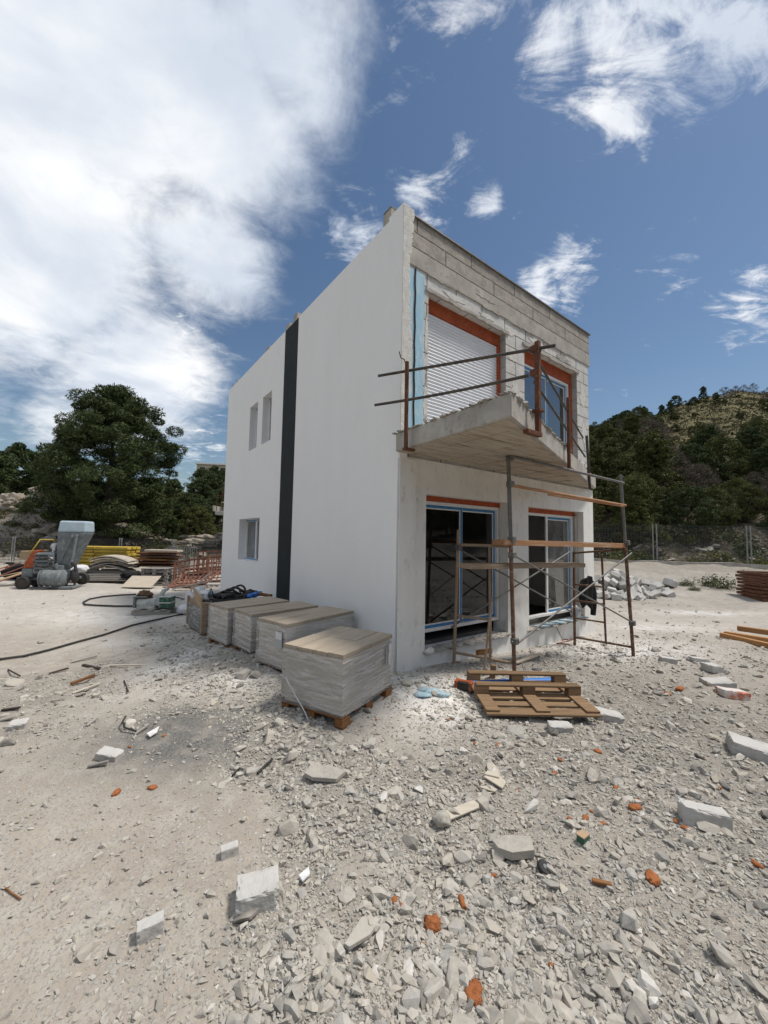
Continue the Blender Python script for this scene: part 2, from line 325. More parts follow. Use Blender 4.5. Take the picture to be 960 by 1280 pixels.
M['rustpole'] = mat('rusty_scaffold_steel', (.20, .115, .07), (.11, .065, .045), 9, .75, .5, 70, metal=.25, c3=(.36, .31, .26), s3=16, vary=.15)
M['steel'] = mat('galvanised_steel', (.21, .21, .205), (.14, .14, .135), 10, .55, .2, 60, metal=.4, c3=(.19, .12, .075), s3=11, vary=.1)
M['darksteel'] = mat('weathered_dark_steel', (.095, .085, .075), (.06, .052, .045), 10, .65, .3, 60, metal=.3, c3=(.15, .085, .05), s3=11)
M['plankw'] = mat('orange_scaffold_plank', (.44, .235, .12), (.33, .17, .085), 5, .85, .5, 40, stretch=(.4, 8, 8), c3=(.5, .42, .34), s3=6)
M['plankg'] = mat('weathered_scaffold_plank', (.34, .25, .17), (.25, .18, .12), 5, .85, .5, 40, stretch=(.4, 8, 8), c3=(.42, .36, .29), s3=6)
M['wood'] = mat('pallet_wood', (.28, .185, .105), (.19, .12, .065), 5, .85, .6, 30, vary=.25, stretch=(.6, 9, 9), c3=(.16, .095, .05), s3=5)
M['woodd'] = mat('wet_brown_wood', (.25, .12, .045), (.16, .075, .03), 5, .8, .5, 30, vary=.2, stretch=(.5, 8, 8))
M['timber'] = mat('tan_timber', (.40, .21, .085), (.29, .145, .055), 4, .75, .4, 30, vary=.18, stretch=(.5, 8, 8))
M['greyplank'] = mat('grey_weathered_board', (.33, .31, .28), (.22, .205, .185), 5, .9, .5, 30, vary=.25, stretch=(.5, 8, 8))
M['tilestack'] = mat('grey_beige_tile_stack', (.74, .70, .64), (.68, .645, .585), 2.2, .8, .2, 2.6, stretch=(1, 1, 26), bdist=.01)
M['tiletop'] = mat('wood_look_tile', (.41, .345, .265), (.33, .275, .21), 2.2, .6, .35, 10, stretch=(.8, 7, 4), c3=(.28, .235, .185), s3=2.6)
M['film'] = filmmat('stretch_film', .26)
M['film2'] = filmmat('crumpled_clear_film', .35, (6, 6, 6))
M['paper'] = mat('printed_label', (.72, .72, .70), (.52, .52, .52), 16, .7, 0)
M['labelgrey'] = mat('grey_label', (.42, .42, .42), (.36, .36, .37), 16, .7, 0)
M['black'] = mat('black_cloth', (.018, .018, .019), (.03, .03, .031), 9, .9, .9, 26, spec=.1)
M['rubber'] = mat('black_rubber', (.025, .025, .026), (.045, .043, .04), 9, .7, .3, 40)
M['mud'] = mat('cement_splashed_steel', (.20, .225, .235), (.13, .145, .15), 5, .75, .5, 25, c3=(.33, .34, .335), s3=8)
M['hopper'] = mat('pale_blue_grey_paint', (.40, .50, .56), (.33, .42, .47), 4, .6, .3, 25, c3=(.50, .55, .57), s3=7)
M['hood'] = mat('faded_orange_paint', (.33, .075, .025), (.24, .055, .02), 5, .6, .3, 25, c3=(.38, .22, .15), s3=8)
M['green'] = mat('dark_green_paint', (.045, .12, .075), (.03, .08, .05), 6, .55, .2, 30, c3=(.3, .32, .3), s3=10)
M['mach'] = mat('cement_dusted_white', (.60, .61, .58), (.38, .40, .38), 7, .8, .6, 30, c3=(.2, .24, .21), s3=10)
M['yellow'] = mat('yellow_formwork_beam', (.56, .40, .055), (.44, .30, .04), 4, .6, .3, 30, vary=.18, c3=(.30, .22, .09), s3=9)
M['sheet'] = mat('pale_bent_sheet', (.52, .47, .40), (.40, .35, .28), 4, .7, .3, 20, vary=.2)
M['ply'] = mat('bleached_plywood', (.52, .45, .36), (.45, .385, .30), 4, .8, .3, 30, stretch=(1, 6, 6))
M['lattice'] = mat('red_oxide_lattice', (.215, .095, .062), (.15, .065, .045), 8, .8, .4, 40, vary=.25, c3=(.30, .19, .14), s3=14)
M['sack'] = mat('white_plastic_sack', (.72, .73, .74), (.60, .61, .63), 6, .45, .8, 16, bdist=.03)
M['blueplastic'] = mat('blue_plastic', (.03, .16, .52), (.04, .20, .58), 6, .35, .1, 30)
M['bluefilm'] = mat('pale_blue_film_scrap', (.30, .44, .50), (.48, .58, .62), 9, .4, .9, 14, bdist=.03)
M['foam'] = mat('orange_expanding_foam', (.42, .155, .055), (.30, .10, .036), 12, .9, 1., 45, bdist=.02)
M['brickred'] = mat('red_stained_block', (.60, .56, .52), (.52, .20, .13), 5, .9, .6, 40, lo=.5, hi=.6)
M['block'] = mat('aerated_block', (.50, .49, .465), (.42, .41, .385), 5, .95, .8, 70, spec=.1, c3=(.36, .34, .305), s3=9, bdist=.005)
M['stone'] = stonemat()
M['tilebit'] = mat('beige_tile_bit', (.50, .45, .37), (.43, .385, .31), 6, .55, .3, 40, stretch=(1, 5, 5), vary=.08)
M['brownlump'] = mat('brown_sacking', (.10, .06, .035), (.17, .11, .07), 9, .95, 1., 20, bdist=.03)
M['card'] = mat('tan_cardboard', (.42, .30, .19), (.34, .24, .15), 5, .85, .3, 30)
M['red'] = mat('faded_red_board', (.28, .09, .06), (.22, .12, .09), 6, .8, .4, 30, vary=.3, stretch=(.5, 6, 6))
M['bark'] = mat('pine_bark', (.075, .055, .042), (.045, .035, .028), 12, .95, .8, 20, bdist=.03)
M['needle'] = mat('pine_needles', (.046, .068, .026), (.072, .092, .034), 1.1, .75, 0, vary=.5, spec=.15)
M['olive'] = mat('olive_pine_needles', (.080, .092, .028), (.108, .116, .038), .6, .75, 0, vary=.5, spec=.15)
M['twig'] = mat('bare_brown_twigs', (.15, .122, .098), (.11, .092, .075), .8, .9, 0, vary=.4, spec=.1)
M['shrub'] = mat('scrub_leaves', (.055, .07, .025), (.085, .09, .035), 2, .8, 0, vary=.45, spec=.15)
M['yshrub'] = mat('yellow_green_leaves', (.13, .13, .035), (.09, .10, .03), 2, .8, 0, vary=.4, spec=.15)
M['dry'] = mat('dry_hill_grass', (.16, .145, .08), (.105, .10, .052), 2, .9, 0, vary=.4, spec=.1)
M['rock'] = mat('pale_limestone', (.37, .325, .265), (.25, .22, .18), 1.2, .95, .9, 6, c3=(.20, .18, .14), s3=3, bdist=.08)
M['farwall'] = mat('cream_far_wall', (.56, .48, .34), (.5, .43, .31), 1, .9, 0)
M['farwin'] = mat('dark_far_window', (.05, .05, .055), None, 1, .4, 0)
M['fwire'] = mat('grey_fence_wire', (.16, .17, .17), (.11, .115, .115), 9, .6, 0, metal=.4)
M['fpost'] = mat('grey_fence_post', (.30, .31, .31), (.22, .225, .225), 9, .6, .1, 40, metal=.4)
M['cardin'] = mat('pale_panel', (.38, .40, .36), (.34, .36, .32), 3, .6, 0)


def groundmat():
    m = bpy.data.materials.new('dusty_rubble_ground'); m.use_nodes = True; nt = m.node_tree; N = nt.nodes.new; L = nt.links.new
    p = nt.nodes['Principled BSDF']; p.inputs['Roughness'].default_value = .95; p.inputs['Specular IOR Level'].default_value = .1
    tc = N('ShaderNodeTexCoord'); O = tc.outputs['Object']

    def tex(scale, detail=8, rough=.62):
        t = N('ShaderNodeTexNoise'); t.inputs['Scale'].default_value = scale; t.inputs['Detail'].default_value = detail; t.inputs['Roughness'].default_value = rough; L(O, t.inputs[0]); return t.outputs[0]

    def mr(v, a, b, c=0., d=1.):
        n = N('ShaderNodeMapRange'); L(v, n.inputs[0]); n.inputs[1].default_value = a; n.inputs[2].default_value = b; n.inputs[3].default_value = c; n.inputs[4].default_value = d; return n.outputs[0]

    def mx(f, a, b, mode='MIX'):
        n = N('ShaderNodeMix'); n.data_type = 'RGBA'; n.blend_type = mode
        if isinstance(f, float): n.inputs[0].default_value = f
        else: L(f, n.inputs[0])
        for i, v in ((6, a), (7, b)):
            if isinstance(v, tuple): n.inputs[i].default_value = (*v, 1)
            else: L(v, n.inputs[i])
        return n.outputs[2]

    def mt(op, a, b):
        n = N('ShaderNodeMath'); n.operation = op
        for i, v in ((0, a), (1, b)):
            if isinstance(v, (int, float)): n.inputs[i].default_value = v
            else: L(v, n.inputs[i])
        return n.outputs[0]
    at = N('ShaderNodeAttribute'); at.attribute_name = 'zones'; sp = N('ShaderNodeSeparateColor'); L(at.outputs['Color'], sp.inputs[0])
    zw, zd, zh = sp.outputs[0], sp.outputs[1], sp.outputs[2]
    dust = mx(mr(tex(1.1), .36, .64), (.395, .352, .295), (.315, .278, .232))
    dust = mx(mr(tex(7), .45, .7), dust, (.42, .39, .34))
    dust = mx(mr(tex(55, 4), .52, .66), dust, (.27, .245, .21))
    # grit: small stones, each its own grey
    vo = N('ShaderNodeTexVoronoi'); vo.inputs['Scale'].default_value = 46; vo.inputs['Randomness'].default_value = 1; L(O, vo.inputs[0])
    vo2 = N('ShaderNodeTexVoronoi'); vo2.inputs['Scale'].default_value = 120; L(O, vo2.inputs[0])
    sc = N('ShaderNodeSeparateColor'); L(vo.outputs['Color'], sc.inputs[0])
    sc2 = N('ShaderNodeSeparateColor'); L(vo2.outputs['Color'], sc2.inputs[0])
    grit = mx(sc.outputs[0], (.30, .285, .26), (.47, .455, .42))
    grit = mx(mr(sc2.outputs[0], .2, .9), grit, (.37, .355, .325))
    chip = mt('MULTIPLY', mr(vo.outputs['Distance'], .55, .40), mr(sc.outputs[1], .62, .74))
    col = mx(mt('MULTIPLY', chip, mr(tex(2.5), .35, .6, .25, .95)), dust, grit)
    wf = mt('MULTIPLY', zw, mr(tex(5), .30, .62, .25, 1.))
    col = mx(wf, col, (.66, .645, .615))
    gd = mx(mr(sc2.outputs[1], .0, 1.), (.10, .097, .09), (.20, .195, .182))
    col = mx(mt('MULTIPLY', zd, mr(tex(6), .3, .55, .45, 1.)), col, gd)
    hill = mx(mr(tex(.35), .4, .62), (.135, .115, .058), (.175, .150, .085))
    hill = mx(mr(tex(1.6), .48, .62), hill, (.065, .066, .030))
    low = mx(mr(tex(.9), .4, .62), (.085, .072, .052), (.055, .05, .035))
    low = mx(mr(tex(4.), .52, .66), low, (.20, .18, .15))
    col = mx(zh, col, mx(at.outputs['Alpha'], low, hill))
    L(col, p.inputs['Base Color'])
    h = mt('ADD', mt('MULTIPLY', chip, .35), mt('ADD', tex(24), mt('MULTIPLY', tex(90), .5)))
    b = N('ShaderNodeBump'); b.inputs['Strength'].default_value = .75; b.inputs['Distance'].default_value = .012; L(h, b.inputs['Height']); L(b.outputs[0], p.inputs['Normal'])
    return m


M['ground'] = groundmat()


# ------------------------------------------------------------------ mesh building
class MB:
    def __init__(s): s.v = []; s.f = []; s.sm = []

    def add(s, vs, fs, smooth=False):
        n = len(s.v); s.v += [tuple(p) for p in vs]; s.f += [tuple(i + n for i in f) for f in fs]; s.sm += [smooth] * len(fs); return s

    def box(s, c, d, rot=None):
        x, y, z = d[0] / 2, d[1] / 2, d[2] / 2
        vs = [Vector(p) for p in ((-x, -y, -z), (x, -y, -z), (x, y, -z), (-x, y, -z), (-x, -y, z), (x, -y, z), (x, y, z), (-x, y, z))]
        if rot is not None: vs = [rot @ p for p in vs]
        c = Vector(c)
        return s.add([p + c for p in vs], [(0, 3, 2, 1), (4, 5, 6, 7), (0, 1, 5, 4), (1, 2, 6, 5), (2, 3, 7, 6), (3, 0, 4, 7)])

    def span(s, a, b):
        return s.box([(a[i] + b[i]) / 2 for i in range(3)], [abs(b[i] - a[i]) for i in range(3)])

    def beam(s, p, q, w, h, up=(0, 0, 1)):
        p = Vector(p); q = Vector(q); d = q - p; x = d.normalized(); y = Vector(up).cross(x)
        y = y.normalized() if y.length > 1e-4 else Vector((0, 1, 0)); z = x.cross(y)
        return s.box((p + q) / 2, (d.length, w, h), Matrix((x, y, z)).transposed())

    def tube(s, pts, r, n=8, caps=True):
        pts = [Vector(p) for p in pts]; rs = r if isinstance(r, (list, tuple)) else [r] * len(pts)
        vs = []; prev = None
        for i, p in enumerate(pts):
            t = (pts[min(i + 1, len(pts) - 1)] - pts[max(i - 1, 0)]).normalized()
            if prev is None: a = t.orthogonal().normalized()
            else:
                a = prev - t * prev.dot(t); a = a.normalized() if a.length > 1e-5 else t.orthogonal().normalized()
            prev = a; b = t.cross(a)
            vs += [p + (a * math.cos(2 * math.pi * k / n) + b * math.sin(2 * math.pi * k / n)) * rs[i] for k in range(n)]
        fs = [(i * n + k, i * n + (k + 1) % n, (i + 1) * n + (k + 1) % n, (i + 1) * n + k) for i in range(len(pts) - 1) for k in range(n)]
        s.add(vs, fs, True)
        if caps:
            s.add(vs[:n], [tuple(range(n - 1, -1, -1))]); s.add(vs[-n:], [tuple(range(n))])
        return s

    def prism(s, poly, lo, hi, axis=2):
        """polygon in the two other axes, extruded from lo to hi along axis"""
        def P(a, b, c): return (a, b, c) if axis == 2 else ((a, c, b) if axis == 1 else (c, a, b))
        n = len(poly); vs = [P(a, b, lo) for a, b in poly] + [P(a, b, hi) for a, b in poly]
        return s.add(vs, [tuple(range(n - 1, -1, -1)), tuple(range(n, 2 * n))] + [(i, (i + 1) % n, n + (i + 1) % n, n + i) for i in range(n)])

    def hull(s, pts):
        bm = bmesh.new(); [bm.verts.new(p) for p in pts]; r = bmesh.ops.convex_hull(bm, input=bm.verts)
        for g in [v for v in bm.verts if not v.link_faces]: bm.verts.remove(g)
        bm.verts.index_update(); s.add([v.co.copy() for v in bm.verts], [[v.index for v in f.verts] for f in bm.faces]); bm.free(); return s

    def lump(s, c, rad, seed=0, amp=.35, fr=1.6, sub=3, smooth=True, flat=None):
        bm = bmesh.new(); bmesh.ops.create_icosphere(bm, subdivisions=sub, radius=1.); vs = []
        rad = rad if isinstance(rad, (list, tuple)) else (rad, rad, rad)
        for v in bm.verts:
            d = v.co.normalized(); k = 1 + amp * noise.fractal(d * fr + Vector((seed * 3.1, seed * 1.7, 0)), .9, 2.1, 4)
            q = Vector((d.x * rad[0] * k, d.y * rad[1] * k, d.z * rad[2] * k))
            if flat is not None: q.z = max(q.z, flat)
            vs.append(q + Vector(c))
        bm.verts.index_update(); s.add(vs, [[v.index for v in f.verts] for f in bm.faces], smooth); bm.free(); return s

    def mesh(s, name):
        me = bpy.data.meshes.new(name); me.from_pydata(s.v, [], s.f); me.polygons.foreach_set('use_smooth', s.sm)
        bm = bmesh.new(); bm.from_mesh(me); bmesh.ops.recalc_face_normals(bm, faces=bm.faces); bm.to_mesh(me); bm.free(); return me

    def build(s, name, material, parent=None, bevel=0., seg=1):
        o = bpy.data.objects.new(name, s.mesh(name)); COL.objects.link(o); o.data.materials.append(material)
        if parent is not None: o.parent = parent
        if bevel:
            b = o.modifiers.new('bevel', 'BEVEL'); b.width = bevel; b.segments = seg; b.limit_method = 'ANGLE'; b.angle_limit = R(40)
        return o


def tag(o, label, cat, group=None, kind=None):
    if label: o['label'] = label
    if cat: o['category'] = cat
    if group: o['group'] = group
    if kind: o['kind'] = kind
    return o


def thing(name, label, cat, loc=(0, 0, 0), rz=0., group=None):
    o = bpy.data.objects.new(name, None); COL.objects.link(o); o.location = loc; o.rotation_euler = (0, 0, rz); o.empty_display_size = .2
    return tag(o, label, cat, group)


def dup(root, loc, rot, label=None, group=None, scale=None):
    r = root.copy(); COL.objects.link(r); r.location = loc; r.rotation_euler = rot if isinstance(rot, (tuple, list)) else (0, 0, rot)
    if scale is not None: r.scale = scale if isinstance(scale, (tuple, list)) else (scale,) * 3
    if label: r['label'] = label
    if group: r['group'] = group
    for ch in list(root.children):
        c = ch.copy(); COL.objects.link(c); c.parent = r
        for g in list(ch.children):
            d = g.copy(); COL.objects.link(d); d.parent = c
    return r


def npmesh(name, verts, faces_n, loops, material, smooth=False):
    """verts (n,3); faces_n verts per face (k); loops flat"""
    me = bpy.data.meshes.new(name); me.vertices.add(len(verts)); me.vertices.foreach_set('co', np.asarray(verts, np.float32).ravel())
    me.loops.add(len(loops)); me.loops.foreach_set('vertex_index', np.asarray(loops, np.int32)); k = len(loops) // faces_n
    me.polygons.add(k); me.polygons.foreach_set('loop_start', np.arange(k, dtype=np.int32) * faces_n)
    me.polygons.foreach_set('use_smooth', np.full(k, smooth)); me.update(calc_edges=True); me.materials.append(material); return me


# ------------------------------------------------------------------ ground sheet
def build_ground():
    rr = np.concatenate([np.geomspace(.35, 9, 250), np.geomspace(9, 60, 170)[1:], np.geomspace(60, 2500, 90)[1:]])
    a_f = np.linspace(R(-62), R(62), 520); a_b = np.linspace(R(62), R(298), 90)[1:-1]
    aa = np.concatenate([a_f, a_b]); nr, na = len(rr), len(aa)
    r2, a2 = np.meshgrid(rr, aa, indexing='ij'); x = (r2 * np.sin(a2)).ravel(); y = (r2 * np.cos(a2)).ravel(); z = hz(x, y)
    V = np.stack([x, y, z], 1); V = np.vstack([V, [[0, 0, zg(0, 0)]]])
    i = np.arange(nr - 1)[:, None] * na; j = np.arange(na)[None, :]; jn = (j + 1) % na
    q = np.stack([i + j, i + jn, i + na + jn, i + na + j], -1).reshape(-1, 4)
    loops = q[:, ::-1].ravel()
    me = npmesh('ground', V, 4, loops, M['ground'], True)
    x = V[:, 0]; y = V[:, 1]; g = lambda cx, cy, sx, sy: np.exp(-((x - cx) / sx) ** 2 - ((y - cy) / sy) ** 2)
    n = fbm(x * 1.2, y * 1.2, 40, 4); hu, hv = toH(x, y)
    w = .95 * g(.35, 4.4, .6, .8) + .95 * g(-2.75, 5.6, .5, 1.1) + .7 * g(-3.9, 6.8, 1.2, .5) + .45 * g(-1.7, 4.6, .7, .35) + .8 * g(4.6, 7.0, 1.5, .7) + .5 * g(-1.4, 4.6, .6, .5) + .5 * g(-5, 9, 3.5, 1.1) + .75 * g(9.0, 11.0, 1.6, .35) + .6 * g(6.5, 9.0, 1.4, .5)
    w = w + .45 * np.exp(-((hv + .5) / .9) ** 2) * ss(-1, 0, hu) * ss(7, 5, hu) + .3 * ss(7, 11, y) + .45 * g(.1, 2.35, .16, .12) + .5 * g(.5, 2.2, .12, .14)
    w = np.clip(w * (.35 + 1.3 * n), 0, 1) * ss(19, 15, y)
    d = 1.6 * g(-1.75, 3.55, .75, .5) + .55 * g(1.75, 5.75, .7, .45) + .55 * g(-2.6, 6.6, .9, .5) + .35 * g(2.8, 4.1, .5, .3)
    d = np.clip(d * (.5 + n), 0, 1); d = np.maximum(d, .55 * rubble(x, y) * ss(9, 5, y) * (1 - w))  # soil among the rubble darkened in colour to deepen the shade between stones
    yy = np.where(x > 0, np.maximum(y + .125 * (x - 14), .62 * x - 4), y - 1.)
    h = np.maximum(ss(19.3, 22.5, yy + (n - .5) * 3), .34 * ss(6.5, 13.5, yy + (n - .5) * 6) * ss(1.5, 4.5, x) * (.55 + .9 * fbm(x * .6, y * 1.3, 71, 4)))
    h = h * (1 - .7 * g(-25, 27, 6.5, 4) - .75 * g(-12, 28, 4, 3)) * 1.0
    colr = np.stack([w * (1 - d), d, h, np.clip(ss(38, 58, y + 14 * (n - .5)) * ss(.35, .5, x / np.maximum(y, 1)), 0, 1)], 1).astype(np.float32)
    ca = me.color_attributes.new('zones', 'FLOAT_COLOR', 'POINT'); ca.data.foreach_set('color', colr.ravel())
    o = bpy.data.objects.new('ground', me); COL.objects.link(o); tag(o, 'dusty pale building yard strewn with rubble, rising to scrubby hillside', 'ground', kind='structure')


build_ground()

# ------------------------------------------------------------------ the house
HH, U1, V1 = 6.58, 5.48, 8.76


def wall(mb, axis, t0, t1, a0, a1, z0, z1, holes):
    """wall with openings. axis 'u': runs along u (thickness t0..t1 in v); axis 'v': runs along v (thickness in u). No inner faces."""
    As = sorted({a0, a1, *[h[0] for h in holes], *[h[1] for h in holes]}); Zs = sorted({z0, z1, *[h[2] for h in holes], *[h[3] for h in holes]})
    solid = {}
    for i in range(len(As) - 1):
        for j in range(len(Zs) - 1):
            ca, cz = (As[i] + As[i + 1]) / 2, (Zs[j] + Zs[j + 1]) / 2
            solid[i, j] = not any(h[0] < ca < h[1] and h[2] < cz < h[3] for h in holes)

    def P(a, t, z): return (a, t, z) if axis == 'u' else (t, a, z)
    for (i, j), s in solid.items():
        if not s: continue
        a, b, c, d = As[i], As[i + 1], Zs[j], Zs[j + 1]
        for t in (t0, t1): mb.add([P(a, t, c), P(b, t, c), P(b, t, d), P(a, t, d)], [(0, 1, 2, 3)])
        if not solid.get((i - 1, j)): mb.add([P(a, t0, c), P(a, t1, c), P(a, t1, d), P(a, t0, d)], [(0, 1, 2, 3)])
        if not solid.get((i + 1, j)): mb.add([P(b, t0, c), P(b, t1, c), P(b, t1, d), P(b, t0, d)], [(0, 1, 2, 3)])
        if not solid.get((i, j - 1)): mb.add([P(a, t0, c), P(b, t0, c), P(b, t1, c), P(a, t1, c)], [(0, 1, 2, 3)])
        if not solid.get((i, j + 1)): mb.add([P(a, t0, d), P(b, t0, d), P(b, t1, d), P(a, t1, d)], [(0, 1, 2, 3)])


def weld(o):
    bm = bmesh.new(); bm.from_mesh(o.data); bmesh.ops.remove_doubles(bm, verts=bm.verts, dist=1e-5); bmesh.ops.recalc_face_normals(bm, faces=bm.faces); bm.to_mesh(o.data); bm.free()


rnd = random.Random(7)
house = thing('house', 'unfinished two-storey white cube house with triangular balcony slab and dark stripe', 'house', H(0, 0, 0), TH)
GW = (5.39, 7.05, 1.27, 2.38); UW1 = (4.87, 5.48, 4.21, 5.42); UW2 = (5.86, 6.48, 4.21, 5.42)
mb = MB(); wall(mb, 'v', 0, .13, .3, V1, -.3, HH, [GW, UW1, UW2]); mb.span((0, -.03, -.3), (.13, .3, 3.06)); mb.span((0, -.03, 3.06), (.13, .3, HH + .06))
o = mb.build('side_wall', M['white'], house); weld(o)
mb = MB(); mb.span((-.005, 3.44, -.3), (-.0005, 4.14, HH - .01)); mb.build('dark_stripe', M['strip'], house)
DO1 = (.52, 2.42, .36, 2.58); DO2 = (3.03, 5.05, .34, 2.56)
mb = MB(); wall(mb, 'u', 0, .3, .13, U1, -.3, 3.06, [DO1, DO2]); o = mb.build('lower_front_wall', M['render'], house); weld(o)
# rough patches of render left at the corner column and around the openings
mb = MB()
for (a, b, z0, z1) in ((.0, .30, -.1, 3.02),):
    zs = np.linspace(z0, z1, 60); poly = [(a, z0)] + [(b + rnd.uniform(-.035, .035), z) for z in zs] + [(a, z1)]
    mb.prism(poly, -.038, .01, 1)
mb.build('corner_render_strip', M['render'], house)
UO1 = (.55, 2.42, 3.34, 5.60); UO2 = (2.98, 4.92, 3.34, 5.57)
mb = MB(); wall(mb, 'u', .03, .3, .13, U1 - .06, 3.06, 5.85, [UO1, UO2]); o = mb.build('block_wall', M['aac'], house); weld(o)
for a, b, c, d in (UO1, UO2):
    mb = MB(); mb.span((b - .004, .034, c), (b + .001, .298, d - .001)); mb.build('block_reveal', M['reveal'], house); mb = MB(); mb.span((a - .001, .034, c), (a + .004, .298, d - .001)); mb.build('block_reveal', M['reveal'], house)
mb = MB()
for a, b, c, d in (UO1, UO2):   # rough lintel blocks with a worn lower edge
    n = 26; lo = [(a - .06 + (b - a + .14) * i / n, d - .012 + rnd.uniform(-.018, .012)) for i in range(n + 1)]
    mb.prism(lo + [(b + .08, d + .035), (a - .06, d + .035)], .008, .05, 1)
mb.build('lintel_edge', M['concrete'], house)
mb = MB(); mb.span((.13, .012, 5.85), (U1, .3, 6.13)); mb.build('ring_beam', M['concrete'], house, .008)
mb = MB(); mb.span((.13, .018, 6.13), (U1 - .02, .22, HH)); mb.build('parapet_blocks', M['parapet'], house)
mb = MB(); mb.span((.12, -.012, HH), (U1 + .02, .26, HH + .022)); mb.span((U1 - .22, .26, HH), (U1 + .02, V1, HH + .022)); mb.build('coping_sheet', M['steel'], house)
# shadow gaps in the chipped mortar under the ring beam, imitated by dark strips
mb = MB()
for (a, b, z, t) in ((.5, 1.15, 5.84, .02), (1.75, 2.25, 5.845, .028), (2.4, 3.3, 5.84, .016), (3.6, 4.5, 5.845, .03), (1.6, 2.1, 5.99, .03), (4.1, 4.7, 5.72, .018)):
    n = 18; up = [(a + (b - a) * i / n, z + t * rnd.random() * math.sin(math.pi * i / n) ** .5) for i in range(n + 1)]; dn = [(a + (b - a) * i / n, z - t * rnd.random() * math.sin(math.pi * i / n) ** .5) for i in range(n, -1, -1)]
    mb.prism(up + dn[1:-1], .006, .016, 1)
mb.build('mortar_shadow_gap', M['concrete'], house)
# patchy render and mortar smeared over the blocks
r_ = random.Random(12)
for (u, z, a, b) in ((.50, 3.9, .04, .3), (.51, 4.9, .035, .35), (2.62, 5.25, .16, .12), (2.70, 4.6, .13, .22), (2.60, 3.95, .12, .18), (2.8, 3.6, .1, .12), (5.15, 5.1, .13, .28), (5.2, 4.3, .12, .3), (5.12, 3.7, .12, .16), (1.1, 5.73, .28, .06), (1.9, 5.71, .2, .05), (3.4, 5.73, .3, .055), (4.3, 5.70, .22, .06), (2.55, 5.66, .12, .1)):
    mb = MB(); n = 26; mb.prism([(u + a * math.cos(2 * math.pi * i / n) * r_.uniform(.55, 1.1), z + b * math.sin(2 * math.pi * i / n) * r_.uniform(.55, 1.1)) for i in range(n)], .0245, .034, 1); mb.build('mortar_smear', M['edge'], house)
# ragged end of the outside insulation and render along the upper front
mb = MB(); zs = np.linspace(3.30, HH + .04, 120)
mb.prism([(0.002, 3.30)] + [(.155 + .03 * math.sin(z * 3.1) + rnd.uniform(-.022, .022), z) for z in zs] + [(.002, HH + .04)], -.040, .02, 1)
mb.build('ragged_render_edge', M['edge'], house)
mb = MB(); zs = np.linspace(3.36, 5.80, 70)
mb.prism([(.15, 3.36)] + [(.455 + rnd.uniform(-.012, .012), z) for z in zs] + [(.15, 5.80)], .018, .034, 1); xps = mb.build('insulation_board', M['blue_xps'], house)
mb = MB(); pts = [(.275 + .006 * math.sin(k * 1.7), .012, 3.45 + k * .125) for k in range(20)]; mb.tube(pts, .014, 6); mb.build('cable', M['rubber'], house)
# balcony slab: a right-angled triangle in plan
A, B, Cc = (-.05, .0), (-.15, -1.87), (5.52, -.055)
mb = MB(); mb.prism([A, B, Cc, (5.52, .01), (.0, .01)], 3.10, 3.34); slab = mb.build('balcony_slab', M['concrete'], house, .012)
mb = MB(); mb.prism([(A[0] + .03, -.02), (B[0] + .03, B[1] + .05), (5.35, -.06), (5.35, -.02)], 3.094, 3.102); mb.build('soffit', M['soffit'], slab)
mb = MB()
for p, q, n in ((A, B, 46), (B, (2.6, -.985), 60)):
    for k in range(n):
        t = (k + rnd.random()) / n; x = p[0] + (q[0] - p[0]) * t; y = p[1] + (q[1] - p[1]) * t
        mb.lump((x + .035 + rnd.uniform(-.02, .03), y + .03, 3.345), (rnd.uniform(.03, .09), rnd.uniform(.02, .05), rnd.uniform(.006, .022)), k, .7, 3, 2, False)
mb.build('rough_mortar_edge', M['concrete'], slab)
mb = MB()     # formwork board seams standing proud of the soffit
for k in range(7):
    u0 = .25 + k * .62; v0 = -1.80 + .3297 * (u0 + .15); mb.beam((u0, -.03, 3.09), (u0 - .02, v0 + .08, 3.09), .018, .010)
for k in range(1, 4): v = -.42 * k; mb.beam((.02, v, 3.091), (max(.3, 5.3 + v / .3297 + .3), v, 3.091), .014, .008)
mb.build('formwork_seam', M['soffit'], slab)
# other walls, floors, roof
mb = MB(); mb.span((U1 - .3, .3, -.3), (U1, V1, HH)); mb.build('right_wall', M['white'], house)
mb = MB(); mb.span((.13, V1 - .3, -.3), (U1 - .3, V1, HH)); mb.build('rear_wall', M['white'], house)
mb = MB(); mb.span((.13, .3, 6.0), (U1 - .3, V1 - .3, 6.14)); mb.build('roof', M['concrete'], house)
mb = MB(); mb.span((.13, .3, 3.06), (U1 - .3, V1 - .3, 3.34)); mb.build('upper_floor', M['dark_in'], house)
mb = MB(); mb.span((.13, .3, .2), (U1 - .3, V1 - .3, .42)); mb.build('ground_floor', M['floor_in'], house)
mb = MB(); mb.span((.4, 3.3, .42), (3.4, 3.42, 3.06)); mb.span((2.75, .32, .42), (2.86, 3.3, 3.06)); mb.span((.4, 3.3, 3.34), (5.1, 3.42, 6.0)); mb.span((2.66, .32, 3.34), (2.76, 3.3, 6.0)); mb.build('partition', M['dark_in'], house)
for k, (v, w, h) in enumerate(((.41, .19, .24), (3.72, .2, .22), (4.14, .2, .18), (5.42, .26, .14), (7.98, .12, .13), (8.42, .16, .13))):
    mb = MB(); mb.box((.14, v, HH + h / 2 + (.06 if v < 1 else 0) - .01), (.2, w, h)); mb.build('parapet_block', M['parapet'], house, .008)


